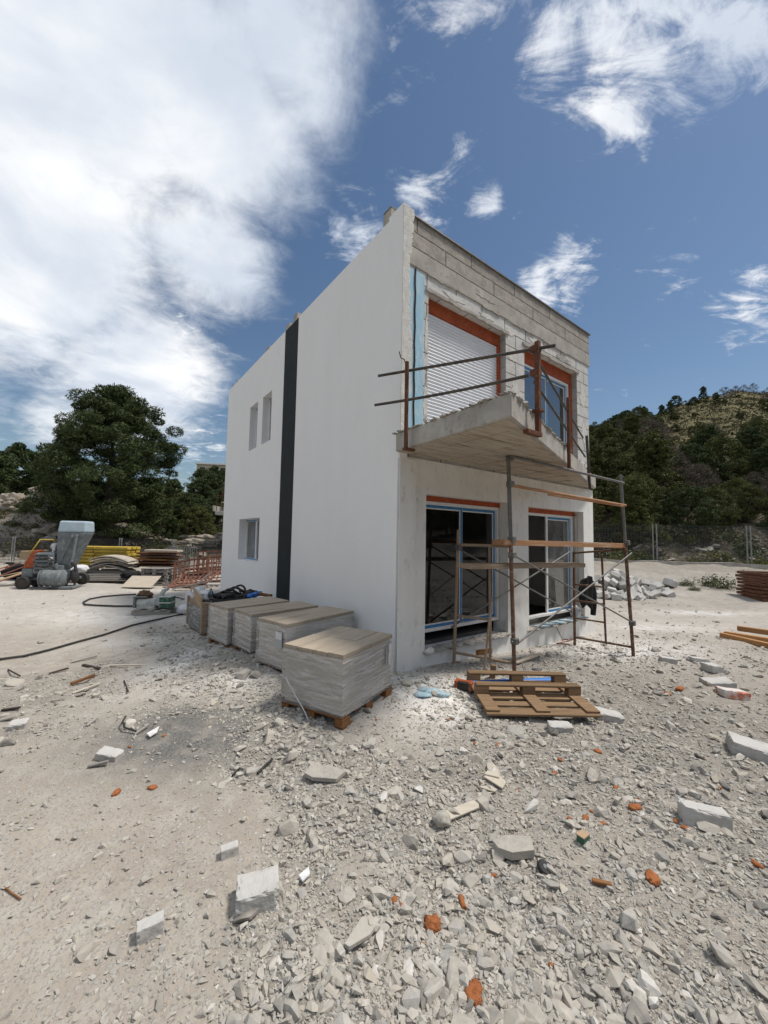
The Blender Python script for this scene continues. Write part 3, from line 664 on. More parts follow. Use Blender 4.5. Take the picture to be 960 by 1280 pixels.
def ftape(mb, u0, u1, z0, z1, v, w=.035):
    mb.span((u0, v, z0), (u1, v + .003, z0 + w)); mb.span((u0, v, z1 - w), (u1, v + .003, z1)); mb.span((u0, v, z0 + w), (u0 + w, v + .003, z1 - w)); mb.span((u1 - w, v, z0 + w), (u1, v + .003, z1 - w))


def sliding(u0, u1, z0, z1, v, mid, glass, name='sliding_door', open_left=False, sides=True):
    """pvc sliding door seen from the front: frame; leaves; panes; tape"""
    f = MB(); b = .05
    f.span((u0, v, z0), (u1, v + .08, z0 + b)); f.span((u0, v, z1 - b), (u1, v + .08, z1)); f.span((u0, v, z0 + b), (u0 + b, v + .08, z1 - b)); f.span((u1 - b, v, z0 + b), (u1, v + .08, z1 - b))
    fr = f.build(name, M['pvc'], house, .004)
    for k, (a, c, vv) in enumerate(((u0 + b, mid + .045, v + .012), (mid - .035, u1 - b, v + .042))):
        if open_left and k == 0: continue
        lf = MB(); w = .065; y0, y1 = z0 + b, z1 - b
        lf.span((a, vv, y0), (c, vv + .03, y0 + w)); lf.span((a, vv, y1 - w), (c, vv + .03, y1)); lf.span((a, vv, y0 + w), (a + w, vv + .03, y1 - w)); lf.span((c - w, vv, y0 + w), (c, vv + .03, y1 - w))
        lf.build('leaf_frame', M['pvc'], fr, .003)
        g = MB(); g.span((a + w, vv + .012, y0 + w), (c - w, vv + .018, y1 - w)); g.build('pane', glass, fr)
        t = MB(); ftape(t, a + .012, c - .012, y0 + .006, y1 - .006, vv - .004, .040); t.build('protective_tape', M['tape'], fr)
    if open_left:
        lf = MB(); lf.span((mid - .05, v + .03, z0 + b), (mid + .01, v + .06, z1 - b)); lf.build('leaf_frame', M['pvc'], fr, .003)
    return fr


def primer(u0, u1, z0, z1, v): mb = MB(); mb.span((u0, v, z0), (u1, v + .05, z1)); mb.build('shutter_box', M['orange'], house, .003)


sliding(.54, 2.40, .58, 2.50, .17, 1.44, M['glass']); primer(.522, 2.418, 2.50, 2.577, .16)
sliding(3.05, 4.93, .48, 2.47, .17, 4.0, M['glass_side'], open_left=True); primer(3.032, 5.0, 2.47, 2.556, .16)
mb = MB(); mb.span((4.935, .12, .45), (5.045, .29, 2.47)); mb.build('unrendered_jamb', M['concrete'], house)
sliding(3.0, 4.83, 3.38, 5.33, .17, 3.96, M['glass_up']); primer(2.985, 4.918, 5.335, 5.566, .15)
for q in ((4.835, 4.912, 5.33), (2.35, 2.414, 5.39)): mb = MB(); mb.span((q[0], .14, 3.345), (q[1], .22, q[2])); mb.build('primed_jamb', M['orange'], house)
primer(.556, 2.414, 5.395, 5.596, .15)
# roller shutter: one curtain of curved slats
mb = MB(); npit = 38; prof = []
for k in range(npit):
    z0 = 3.345 + k * (2.05 / npit); p = 2.05 / npit
    prof += [(.19, z0), (.178, z0 + .18 * p), (.172, z0 + .5 * p), (.178, z0 + .8 * p), (.19, z0 + .9 * p)]
vs = []; fs = []
for (v, z) in prof: vs += [(.57, v, z), (2.35, v, z)]
for k in range(len(prof) - 1): fs.append((2 * k, 2 * k + 1, 2 * k + 3, 2 * k + 2))
mb.add(vs, fs); mb.build('roller_shutter', M['shutter'], house)
# side windows
def side_window(a, b, c, d, u=.10, part='side_window', two=True, gl=None):
    f = MB(); w = .055
    f.span((u, a, c), (u + .06, b, c + w)); f.span((u, a, d - w), (u + .06, b, d)); f.span((u, a, c + w), (u + .06, a + w, d - w)); f.span((u, b - w, c + w), (u + .06, b, d - w))
    if two: f.span((u - .004, (a + b) / 2 - .05, c + w), (u + .058, (a + b) / 2 + .05, d - w))
    fr = f.build(part, M['pvc'], house, .003)
    for p, q in (((a + w, (a + b) / 2 - .05), ((a + b) / 2 + .05, b - w)) if two else ((a + w, b - w),)):
        g = MB(); g.span((u + .03, p, c + w), (u + .035, q, d - w)); g.build('pane', gl or M['glass_side'], fr)
        t = MB(); v0 = u - .005
        t.span((v0, p - .03, c + .02), (v0 + .003, q + .03, c + .05)); t.span((v0, p - .03, d - .05), (v0 + .003, q + .03, d - .02)); t.span((v0, p - .03, c + .05), (v0 + .003, p, d - .05)); t.build('protective_tape', M['tape'], fr)
    return fr


mb = MB(); wall(mb, 'v', .13, .32, .3, V1 - .3, 3.34, 6.0, [UW1, UW2]); wall(mb, 'v', .13, .32, .3, V1 - .3, .42, 3.06, [GW]); o = mb.build('inner_leaf', M['white'], house); weld(o)
side_window(GW[0] + .002, GW[1] - .002, GW[2] + .002, GW[3] - .002, .20)
for q in (UW1, UW2): side_window(q[0] + .002, q[1] - .002, q[2] + .002, q[3] - .002, .16, two=False, gl=M['glass'])
# rough sills under the doors
for (a, b, c, d), s in ((DO1, 1), (DO2, 2)):
    mb = MB()
    for k in range(16):
        u = a + (b - a) * (k + .5) / 16; mb.lump((u, .05 + rnd.uniform(-.02, .02), c + .012), (.12, .10, rnd.uniform(.014, .03)), k + 31 * s, .6, 2.2, 3, False)
    mb.build('rough_sill', M['concrete'], house)
mb = MB(); mb.lump((.58, -.03, .39), (.09, .06, .05), 77, .3, 1.5, 2, False); mb.build('sill_mortar', M['edge'], house)
# cables hanging under the right door
mb = MB(); mb.tube([(3.85 + .05 * k, -.02 - .004 * k, .38 - .075 * k * (1 - .01 * k)) for k in range(6)], .007, 5); mb.build('loose_cable', M['steel'], house)

# ------------------------------------------------------------------ guard rail on the balcony
gr_ = thing('guard_rail', 'makeshift rusty tube guard rail clamped to the balcony edge', 'guard rail', H(0, 0, 0), TH)
cp = Vector((.43, -1.79, 0))
mb = MB(); mb.box((cp.x, cp.y, 3.54), (.05, .05, 1.02)); mb.box((cp.x - .10, cp.y - .0, 3.045), (.26, .06, .045)); mb.box((cp.x + .0, cp.y, 3.30), (.09, .09, .03)); mb.build('post', M['rust'], gr_, .004)
mb = MB(); mb.tube([(-.17, -.36, 3.06), (-.17, -.36, 4.17)], .026, 8); mb.tube([(-.17, -.36, 4.1), (-.2, -.34, 4.2), (-.24, -.32, 4.22), (-.25, -.30, 4.3)], .008, 6); mb.box((-.12, -.36, 3.055), (.16, .06, .03)); mb.build('post', M['rust'], gr_)
for (p, q, m) in (((2.26, -1.16, 3.0), (2.25, -1.16, 4.05), 'rust'), ((4.42, -.44, 2.96), (4.28, -.46, 3.98), 'darksteel')):
    mb = MB(); mb.tube([p, q], .026, 8); mb.tube([(p[0], p[1], 3.35), (p[0] - .1, p[1] + .12, 3.36)], .02, 6); mb.build('post', M[m], gr_)


def rail(p, q, r=.019, m='darksteel', sag=0.):
    mb = MB(); p = Vector(p); q = Vector(q); mb.tube([p.lerp(q, k / 8) + Vector((0, 0, -sag * math.sin(math.pi * k / 8))) for k in range(9)], r, 8); mb.build('rail', M[m], gr_)


rail((-.31, .06, 4.09), (.50, -1.95, 3.965)); rail((-.33, .10, 3.70), (.40, -1.70, 3.70), sag=.02)
rail((.43, -1.75, 3.92), (3.72, -.66, 3.80), .015); rail((.43, -1.75, 3.62), (3.96, -.58, 3.50), .015)
for z in (3.98, 3.72): mb = MB(); mb.box((cp.x + .01, cp.y + .03, z), (.09, .09, .07)); mb.build('clamp', M['rust'], gr_, .006)

# ------------------------------------------------------------------ scaffold tower
sc = thing('scaffold', 'rusty tube scaffold bay standing before the glazed ground-floor doors', 'scaffold', H(0, 0, 0), TH)


def pole(name, p, q, r, m): mb = MB(); mb.tube([p, q], r, 10); return mb.build(name, M[m], sc)


ga = zg(*H(1.05, -.10).xy); gc = zg(*H(1.34, -.85).xy); gd = zg(*H(4.0, -.32).xy); ge = zg(*H(4.18, -1.22).xy)
pa0, pa1 = (1.0, -.10, ga), (1.08, -.10, 2.08); pc0, pc1 = (1.36, -.85, gc), (1.25, -.84, 3.18)
pd0, pd1 = (3.99, -.32, gd), (4.0, -.32, 1.74); pe0, pe1 = (4.18, -1.22, ge), (3.90, -1.19, 3.09)
lerp = lambda p, q, z: Vector(p).lerp(Vector(q), (z - p[2]) / (q[2] - p[2]))
LA = lambda z: lerp(pa0, pa1, z); LC = lambda z: lerp(pc0, pc1, z); LD = lambda z: lerp(pd0, pd1, z); LE = lambda z: lerp(pe0, pe1, z)
pole('leg', pa0, pa1, .024, 'plankg'); pole('leg', pc0, LC(1.95), .027, 'rustpole'); pole('leg', LC(1.95), pc1, .027, 'steel')
pole('leg', pd0, pd1, .024, 'rustpole'); pole('leg', pe0, LE(1.93), .027, 'rustpole'); pole('leg', LE(1.93), pe1, .027, 'steel')
mid = lambda p, q, t: Vector(p).lerp(Vector(q), t)
LB = lambda z: mid(LA(z), LC(z), .62); LF = lambda z: mid(LD(z), LE(z), .56)
pole('ladder_post', LB(.32), LB(1.86), .02, 'plankg'); pole('ladder_post', LF(.15), LF(1.72), .018, 'rustpole')
for z in (.32, .84): pole('rung', LA(z), LC(z - .02) if z < .5 else LB(z), .019, 'plankg')
pole('rung', LA(1.86), LC(1.86), .022, 'plankg')
for z in (.17,): pole('rung', LD(z), LE(z), .019, 'rustpole')
for z in (.52, .84, 1.14): pole('rung', LD(z), LF(z), .016, 'rustpole')
pole('rung', LD(1.72), LE(1.82), .019, 'rustpole')
off = Vector((0, -.045, 0)); bk = Vector((0, .045, 0))
for p, q in ((LC(1.74) + off, LE(.58) + off), (LC(.60) + off * 1.9, LE(1.76) + off * 1.9), (LA(1.82) + bk, LD(.62) + bk), (LA(.66) + bk * 1.6, LD(1.74) + bk * 1.6)): pole('brace', p, q, .013, 'steel')
pole('guard_tube', LC(3.08) + off, LE(2.94) + off, .02, 'steel'); pole('guard_tube', LC(2.68) + off, LE(2.56) + off, .022, 'plankw'); pole('guard_tube', LC(2.66) + off + Vector((.9, .0, -.03)), LE(2.55) + off + Vector((-.1, 0, -.01)), .015, 'plankw')
for f, z in ((LC, 2.70), (LC, 1.74), (LC, .6), (LE, .58), (LC, 3.06), (LA, 1.82), (LC, 1.95), (LE, 1.93)):
    mb = MB(); p = f(z); mb.box((p.x, p.y - .02, p.z), (.075, .09, .08)); mb.tube([(p.x - .07, p.y - .02, p.z), (p.x + .05, p.y - .02, p.z)], .013, 6); mb.build('coupler', M['steel'], sc, .008)
pr = pole('prop_stick', LB(.1) + Vector((-.28, -.1, -.02)), LB(1.15) + Vector((.0, -.03, 0)), .016, 'plankg')


def board(name, p, q, w, h, m, label, cat='plank', group=None, bev=.004):
    p = Vector(p); q = Vector(q); c = (p + q) / 2
    d = q - p; mbb = MB(); mbb.box((0, 0, 0), (d.length, w, h)); o = mbb.build(name, M[m], None, bev); o.location = c
    x = d.normalized(); y = Vector((0, 0, 1)).cross(x).normalized(); z = x.cross(y); o.rotation_euler = Matrix((x, y, z)).transposed().to_euler()
    return tag(o, label, cat, group)


def W3(p): return H(p[0], p[1], p[2])


board('scaffold_plank', W3(LC(1.91) + Vector((-.14, .10, 0))), W3(LE(1.88) + Vector((.03, .10, 0))), .23, .078, 'plankw', 'orange-brown plank across the scaffold top with red paint daub', 'plank', 'planks on the scaffold')
board('scaffold_plank', W3(Vector((.60, -.64, 1.60))), W3(Vector((3.25, -.78, 1.55))), .24, .065, 'plankg', 'grey-brown weathered plank lying lower across the scaffold', 'plank', 'planks on the scaffold')

# ------------------------------------------------------------------ wrapped tile pallets along the side wall
def pallet_stack(name, loc, ang, L_, Wd, zb, zt, label, lab=None, wraps=1.0):
    t = thing(name, label, 'pallet of tiles', H(loc[0], loc[1], zb), TH + ang, 'wrapped tile pallets along the side wall')
    p = MB()
    for y in (-.42, -.0, .42): p.box((0, y * Wd * 1.06, .012), (L_ * .98, .09, .022))
    for y in (-.42, 0, .42):
        for x in (-.43, 0, .43): p.box((x * L_, y * Wd * 1.06, .06), (.13, .09, .072))
    for x in (-.45, -.22, 0, .22, .45): p.box((x * L_, 0, .108), (.10, Wd, .022))
    p.build('pallet', M['woodd'], t, .003)
    s = MB(); z0 = .121; hh = zt - zb - z0; n = 13; rr = random.Random(name + str(loc))
    for k in range(n):
        j = rr.uniform(-.006, .006); s.box((j, rr.uniform(-.006, .006), z0 + hh * (k + .5) / n * .93), (L_ - .03, Wd - .03, hh * .93 / n - .0008))
    s.build('tile_stack', M['tilestack'], t, .002)
    top = MB(); th = hh * .075
    for k in range(4):
        y = (k - 1.5) * Wd / 4
        for q in range(2): top.box(((q - .5) * L_ / 2 + rr.uniform(-.004, .004), y, zt - zb - th / 2 + rr.uniform(-.003, .003)), (L_ / 2 - .004, Wd / 4 - .004, th))
    top.build('top_tiles', M['tiletop'], t, .002)
    f = MB(); nz = 26; na = 80; vs = []; fs = []
    for i in range(nz + 1):
        z = .115 + (zt - zb - .15) * i / nz
        for k in range(na):
            a = 2 * math.pi * k / na; c, s_ = math.cos(a), math.sin(a); m_ = max(abs(c), abs(s_)); x, y = c / m_ * (L_ / 2 + .006), s_ / m_ * (Wd / 2 + .006)
            w = .010 * (noise.noise(Vector((x * 2.2, y * 2.2, z * 26 + x * 2 + loc[0] * 7))) + .4); vs.append((x * (1 + w), y * (1 + w), z + .01 * noise.noise(Vector((x * 3, y * 3, z * 5)))))
    for i in range(nz):
        for k in range(na): fs.append((i * na + k, i * na + (k + 1) % na, (i + 1) * na + (k + 1) % na, (i + 1) * na + k))
    f.add(vs, fs, False); f.build('stretch_film', M['film'], t)
    if lab:
        for (face, a, z, w, h, m) in lab:
            l = MB()
            if face == 'x': l.box((L_ / 2 + .022, a, z), (.003, w, h))
            elif face == '-x': l.box((-L_ / 2 - .022, a, z), (.003, w, h))
            else: l.box((a, -Wd / 2 - .022, z), (w, .003, h))
            l.build('paper_label', M[m], t)
    return t


def corner_pallet(name, left, front, right, zb, zt, label, lab=None):
    l, f, r = (np.array(q) for q in (left, front, right)); a = math.atan2(r[1] - f[1], r[0] - f[0]); L_ = float(np.hypot(*(r - f))); Wd = float(np.hypot(*(l - f)))
    x = np.array((math.cos(a), math.sin(a))); y = np.array((-x[1], x[0])); c = f + x * L_ / 2 + y * Wd / 2
    return pallet_stack(name, c, a, L_, Wd, zb, zt, label, lab)


corner_pallet('tile_pallet', (-1.68, -.25), (-1.33, -.90), (-.46, -.52), .185, .86, 'largest and nearest film-wrapped tile pallet, standing in front of the house corner', [('y', .38, .48, .06, .22, 'paper'), ('y', .31, .47, .025, .20, 'labelgrey')])
corner_pallet('tile_pallet', (-1.43, 1.13), (-1.27, .55), (-.08, .88), .19, .86, 'film-wrapped tile pallet with grey label, second from the house corner', [('-x', -.18, .52, .12, .09, 'paper'), ('-x', -.18, .42, .13, .11, 'labelgrey')])
corner_pallet('tile_pallet', (-1.42, 2.20), (-1.35, 1.63), (-.20, 1.79), .15, .81, 'film-wrapped tile pallet standing third from the house corner')
corner_pallet('tile_pallet', (-1.51, 2.98), (-1.49, 2.32), (-.38, 2.54), .12, .80, 'film-wrapped tile pallet beside the dark stripe, next to the open crate')
tp = [o for o in COL.objects if o.name == 'tile_pallet'][0]
mb = MB(); mb.tube([(-.505, .30, .36), (-.512, .16, .22), (-.520, .02, .09), (-.525, -.02, .03)], .006, 6); mb.build('loose_strap', M['sack'], tp)
# ------------------------------------------------------------------ open crate with site things on it
cr = thing('wooden_crate', 'open film-wrapped wooden crate behind the row of tile pallets', 'crate', H(-1.05, 4.22, .09), TH + .05)
mb = MB()
for y in (-.48, 0, .48): mb.box((0, y, .05), (1.05, .1, .1))
for z in (.20, .37, .52): mb.box((-.53, 0, z), (.025, 1.05, .115)); mb.box((0, -.53, z), (1.05, .025, .115))
for (x, y) in ((-.52, -.52), (-.52, .52), (.5, -.52)): mb.box((x, y, .33), (.09, .09, .56))
mb.build('crate_frame', M['plankg'], cr, .004)
mb = MB(); mb.box((0.02, 0.0, .33), (1.0, 1.0, .42)); mb.build('crate_load', M['greyplank'], cr, .01)
mb = MB(); mb.prism([(-.56, -.555), (.55, -.56), (.55, -.552), (-.552, -.547), (-.547, .55), (-.555, .55)], .05, .5); mb.build('stretch_film', M['film'], cr)
mb = MB(); mb.beam((-.56, -.5, .60), (-.50, .55, .72), .02, .20); mb.build('cardboard_flap', M['card'], cr)


def sheetlike(mb, nu, nv, fn):
    vs = [fn(i / nu, j / nv) for j in range(nv + 1) for i in range(nu + 1)]; w = nu + 1
    mb.add(vs, [(j * w + i, j * w + i + 1, (j + 1) * w + i + 1, (j + 1) * w + i) for j in range(nv) for i in range(nu)], True)


def solid(o, t=.01):
    m = o.modifiers.new('thickness', 'SOLIDIFY'); m.thickness = t; return o


def drape(a, b):
    # cloth lying over the crate's top and hanging down its near corner
    s = a - .5; x = -1.40 + .62 * a + .03 * math.sin(b * 9); d = b * .85
    if d < .35: v, z = 3.98 - d, .71 + .03 * noise.noise(Vector((a * 5, b * 5, 0)))
    else: v, z = 3.61 - .03 * math.sin(a * 16) - .02 * b, .71 - (d - .35) * (1.0 - .9 * abs(s))
    p = H(x, v, z); return (p.x, p.y, p.z)


mb = MB(); sheetlike(mb, 22, 22, drape); tag(solid(mb.build('black_cloth', M['black']), .012), 'black cloth draped over the corner of the open wooden crate', 'cloth')
mb = MB()
for k in range(9):
    p = H(-1.15 + .085 * k, 4.02 + rnd.uniform(-.05, .25), .70); mb.lump((p.x, p.y, p.z + rnd.uniform(0, .05)), (.11, .16, .07), k, .5, 1.8, 2, False)
for k in range(3):
    q = [H(-1.0 + .1 * k + .14 * math.cos(t), 4.2 + .22 * math.sin(t), .78 + .03 * k + .05 * math.sin(2 * t)) for t in np.linspace(0, 6.28, 18)]; mb.tube(q, .022, 6)
tag(mb.build('black_hose_heap', M['rubber']), 'heap of coiled black hoses and tools on the open wooden crate', 'hoses')
mb = MB()
for k in range(4): p = H(-.62 + .07 * k, 3.98 + .06 * k, .72); mb.lump((p.x, p.y, p.z), (.09, .11, .05), k + 40, .5, 1.7, 2)
tag(mb.build('blue_bag', M['blueplastic']), 'crumpled blue plastic bag lying beside the black hoses', 'bag')
board('timber_offcut', H(-.62, 4.62, .74), H(-.28, 3.72, .72), .09, .05, 'woodd', 'brown timber offcut lying on the crate against the white wall', 'timber')
p = H(-1.42, 4.30, .74); mb = MB(); mb.lump((p.x, p.y, p.z), (.17, .16, .10), 4, .45, 1.8, 3); mb.lump((p.x - .16, p.y + .08, p.z + .03), (.13, .13, .11), 9, .45, 1.8, 3); tag(mb.build('clear_sack', M['sack']), 'crumpled white plastic sack lying on the open crate', 'sack')
mb = MB(); q = H(-1.34, 4.12, .80); mb.tube([(q.x, q.y, q.z - .08), (q.x, q.y, q.z + .02), (q.x, q.y, q.z + .06), (q.x, q.y, q.z + .09)], [.05, .05, .025, .022], 10); tag(mb.build('water_bottle', M['glass_up']), 'small clear blue plastic bottle standing on the crate', 'bottle')
p = H(-1.15, 6.4, .0); g0 = zg(p.x, p.y); mb = MB(); mb.lump((p.x, p.y, g0 + .26), (.24, .23, .30), 14, .4, 1.7, 3); mb.lump((p.x - .16, p.y - .1, g0 + .1), (.22, .2, .14), 15, .4, 1.7, 3); tag(mb.build('white_sack', M['sack']), 'bulging white sack standing on the ground behind the open crate', 'sack')

# ------------------------------------------------------------------ upturned pallet and what lies round it
fl, fr_ = gp(600, 893), gp(745, 902); ax = fr_ - fl; ang = math.atan2(ax.y, ax.x); PL = 1.2; PW = .8
c = (fl + fr_) / 2 + Vector((-math.sin(ang), math.cos(ang), 0)) * PW * .5
c = c + Vector((.02, -.10, 0))
pal = thing('wooden_pallet', 'upturned wooden pallet lying on rubble before the scaffold, one runner missing', 'pallet', (c.x, c.y, zg(c.x, c.y) + .0), ang)
pal.rotation_euler = (R(5), R(1.5), ang)
rr = random.Random(3)
for y, w in ((-.36, .145), (-.19, .1), (0, .145), (.19, .1), (.355, .145)):
    mb = MB(); mb.box((rr.uniform(-.01, .01), y, .011), (PL, w, .022)); mb.build('deck_board', M['wood'], pal, .003)
for x in (-.53, 0, .53):
    mb = MB(); mb.box((x, 0.0, .034), (.145, .79, .022)); mb.build('cross_board', M['wood'], pal, .003)
for y in (0.02, .35):
    for x in (-.53, 0, .53): mb = MB(); mb.box((x, y, .085), (.145, .10, .078)); mb.build('block', M['wood'], pal, .004)
    mb = MB(); mb.box((0, y, .136), (PL, .1, .022)); mb.build('runner', M['wood'], pal, .003)
pal.rotation_euler = (R(2.5), R(1.0), ang); pal.location.z += .035


def tubeobj(name, pts, r, m, label, cat, group=None, n=8):
    mb = MB(); mb.tube(pts, r, n); return tag(mb.build(name, M[m]), label, cat, group)


def up(v, h): return Vector((v.x, v.y, v.z + h))


tubeobj('blue_pipe', [up(gp(580, 861), .05), up(gp(700, 857), .06)], .045, 'blueplastic', 'blue plastic pipe lying behind the upturned pallet', 'pipe', n=12)
p = gp(580, 862); t = thing('level_case', 'small orange and black box lying at the end of the blue pipe', 'box', (p.x, p.y, p.z + .01), R(-25))
mb = MB(); mb.box((0, 0, .045), (.20, .11, .09)); mb.build('case_body', M['rubber'], t, .012, 2); mb = MB(); mb.box((-.085, 0, .046), (.04, .116, .096)); mb.box((.085, 0, .046), (.04, .116, .096)); mb.box((0, -.0, .093), (.13, .06, .012)); mb.build('orange_cap', M['hood'], t, .008, 2)
p = gp(616, 848); mb = MB(); mb.box((0, 0, .075), (.06, .06, .19), Matrix.Rotation(R(6), 3, 'Y')); o = mb.build('wood_stake', M['wood'], None, .005); o.location = p; tag(o, 'short wooden stake standing behind the upturned pallet', 'stake')
a = gp(548, 826); b = gp(612, 819); board('wall_timber', up(a, .07) + Vector((.03, .02, 0)), up(b, .07) + Vector((.02, .02, 0)), .09, .085, 'woodd', 'dark squared timber lying along the foot of the front wall', 'timber')
a = gp(644, 832); b = gp(676, 821); board('pale_batten', up(a, .04), up(b, .05), .06, .025, 'ply', 'thin pale batten lying on the dirt under the scaffold', 'batten')
mb = MB(); p = gp(541, 867)
for k in range(5): mb.lump((p.x + rr.uniform(-.14, .14), p.y + rr.uniform(-.07, .07), p.z + .01), (.10, .06, .03), k + 60, .6, 2.2, 2)
tag(mb.build('film_scrap', M['bluefilm']), 'crumpled pale blue film lying near the house corner', 'plastic film')
# dark work clothes hung at the right door
q = H(4.74, -.14, .84); t = thing('work_jacket', 'black work jacket hung at the right-hand end of the right glazed door', 'jacket', (q.x, q.y, q.z), TH); t.scale = (1.1, 1.1, 1.15)


def jack(a, b):
    w = .20 + .06 * math.sin(b * 3.1); x = (a - .5) * 2 * w + .04 * b; y = -.05 - .05 * math.cos((a - .5) * 3.1) + .025 * math.sin(a * 15 + b * 3)
    hem = .12 * abs(math.sin(a * 5.5 + .4)); return (x, y, .36 - .60 * b + (hem * b - .10 * (2 * a - 1) ** 2 * (1 - b)))


mb = MB(); sheetlike(mb, 24, 20, jack); solid(mb.build('jacket_body', M['black'], t), .015)
mb = MB(); mb.tube([(.13, -.06, .25), (.20, -.07, .05), (.23, -.06, -.20), (.22, -.05, -.34)], [.055, .06, .05, .045], 10); mb.build('sleeve', M['black'], t)
p = H(4.72, .03, .43); mb = MB(); mb.lump((p.x, p.y, p.z + .06), (.10, .08, .13), 31, .35, 1.7, 3); tag(mb.build('white_bag', M['sack']), 'small white plastic bag on the right door sill below the black jacket', 'bag')
p = H(4.3, -.06, .42)
for k, (px, py) in enumerate(((708, 780), (690, 783))):
    pass
mb = MB()
for k in range(6): q = H(3.35 + .29 * k, -.03, .395); mb.lump((q.x, q.y, q.z), (.16, .05, .022), k + 90, .5, 2.2, 2)
tag(mb.build('film_strip', M['bluefilm']), 'crumpled pale blue film lying along the right door sill', 'plastic film')
# things standing in the ground-floor room
q = H(2.0, 2.6, .42); t = thing('panel_cabinet', 'pale panel board standing inside the room behind the left glazed door', 'panel', q, TH)
mb = MB(); mb.box((0, 0, 1.05), (.62, .05, 1.5)); mb.build('panel_face', M['cardin'], t, .006); mb = MB(); mb.box((-.2, 0, .15), (.05, .05, .3)); mb.box((.2, 0, .15), (.05, .05, .3)); mb.build('support', M['woodd'], t); mb = MB(); mb.box((-.18, -.028, 1.66), (.09, .006, .05)); mb.build('handle_plate', M['rubber'], t)
for k in range(5):
    a = H(1.0 + .05 * k, 1.6 + .03 * k, .45 + .05 * k); b = H(2.3 - .07 * k, 2.0 - .1 * k, .45 + .05 * k)
    board('indoor_plank', a, b, .16, .035, 'plankw', 'orange-brown plank stacked on the floor inside the left glazed door', 'plank', 'planks stacked inside the house')

# ------------------------------------------------------------------ concrete pump with hopper
px_, py_ = -11.5, 13.45
pm = thing('mortar_pump', 'cement-spattered mortar mixer pump with pale hopper and orange hood', 'mortar pump', (px_, py_, zg(px_, py_)), R(14)); pm.scale = (.93, .93, 1)


def frustum(mb, c0, d0, c1, d1):
    vs = [(c0[0] + sx * d0[0] / 2, c0[1] + sy * d0[1] / 2, c0[2]) for sx, sy in ((-1, -1), (1, -1), (1, 1), (-1, 1))] + [(c1[0] + sx * d1[0] / 2, c1[1] + sy * d1[1] / 2, c1[2]) for sx, sy in ((-1, -1), (1, -1), (1, 1), (-1, 1))]
    mb.add(vs, [(3, 2, 1, 0), (4, 5, 6, 7), (0, 1, 5, 4), (1, 2, 6, 5), (2, 3, 7, 6), (3, 0, 4, 7)])


mb = MB(); frustum(mb, (.53, 0, .80), (.48, .5, 0), (.76, 0, 1.92), (.88, .72, 0)); hop = mb.build('hopper', M['mud'], pm, .03, 2)
mb = MB(); frustum(mb, (.76, 0, 1.925), (.90, .74, 0), (.77, 0, 2.32), (.84, .70, 0)); mb.build('hopper_rim', M['hopper'], hop, .06, 3)
mb = MB(); mb.beam((.80, -.33, .75), (.96, -.40, 1.85), .09, .05); mb.beam((.45, -.30, .9), (.80, -.39, 1.80), .07, .04); mb.build('hopper_strut', M['mud'], hop, .006)
mb = MB(); mb.tube([(-.12, -.32, .40), (-.06, -.32, .40), (.0, -.32, .40), (.62, -.32, .36), (.68, -.32, .36), (.74, -.32, .36)], [.16, .25, .29, .29, .26, .18], 24); mb.build('mixing_drum', M['mud'], pm)
mb = MB(); mb.span((-.40, -.30, .50), (.24, .40, 1.22)); mb.build('engine_box', M['mud'], pm, .05, 2)
mb = MB(); mb.prism([(-.70, .70), (-.66, .92), (-.40, 1.31), (-.27, 1.31), (-.40, .70)], -.30, .12, 1); mb.build('hood', M['hood'], pm, .04, 2)
mb = MB(); mb.span((-.74, -.27, .40), (-.40, .36, .69)); mb.span((-.95, -.14, .28), (.9, -.02, .38)); mb.span((-.95, .22, .28), (.9, .34, .38)); mb.span((.55, -.55, .02), (1.0, .1, .10)); mb.span((.9, -.3, .08), (.96, -.2, .45)); mb.build('chassis', M['mud'], pm, .015)
for (x, y, z, r) in ((-.62, -.36, .22, .22), (-.62, .44, .22, .22), (.90, .36, .28, .22)):
    mb = MB(); mb.tube([(x, y - .08, z), (x, y - .06, z), (x, y + .06, z), (x, y + .08, z)], [r * .8, r, r, r * .8], 22); wh = mb.build('wheel', M['rubber'], pm)
    mb = MB(); mb.tube([(x, y - .086, z), (x, y + .086, z)], r * .5, 16); mb.build('rim', M['bark'], wh)
mb = MB(); mb.tube([(.80, -.36, .35), (.92, -.38, .42), (1.0, -.38, .60), (.95, -.36, .80), (.84, -.36, .9)], .05, 8); mb.tube([(.9, -.3, .25), (1.02, -.3, .45), (.95, -.28, .66), (.82, -.3, .55)], .06, 8); mb.lump((.96, -.35, .42), (.13, .12, .24), 3, .35, 2.2, 2); mb.build('outlet_hose', M['rubber'], pm)
mb = MB(); mb.tube([(-.55, -.2, 1.2), (-.28, -.2, 1.66), (-.02, .1, 1.66), (.05, .3, 1.3)], .022, 6); mb.build('guard_bar', M['yellow'], pm)
mb = MB(); mb.lump((.02, .1, 1.42), (.12, .1, .12), 8, .3, 2, 2); mb.tube([(.1, -.1, 1.2), (.14, -.1, 1.5)], .05, 10); mb.build('filter', M['sack'], pm)
mb = MB(); mb.tube([(-.34, -.36, .95), (-.2, -.42, .78), (.0, -.45, .74), (.2, -.44, .80), (.38, -.42, .70)], .028, 8); mb.build('hydraulic_hose', M['rubber'], pm)
mb = MB(); mb.tube([(-.30, -.34, 1.15), (-.1, -.40, 1.02), (.12, -.40, 1.06), (.34, -.38, .92)], .02, 8); mb.build('hydraulic_hose', M['rubber'], pm)
mb = MB()
for x in (-.06, .12, .30, .48, .63): mb.tube([(x - .012, -.32, .385 - .035 * (x + .06)), (x + .012, -.32, .385 - .035 * (x + .06))], .303, 24)
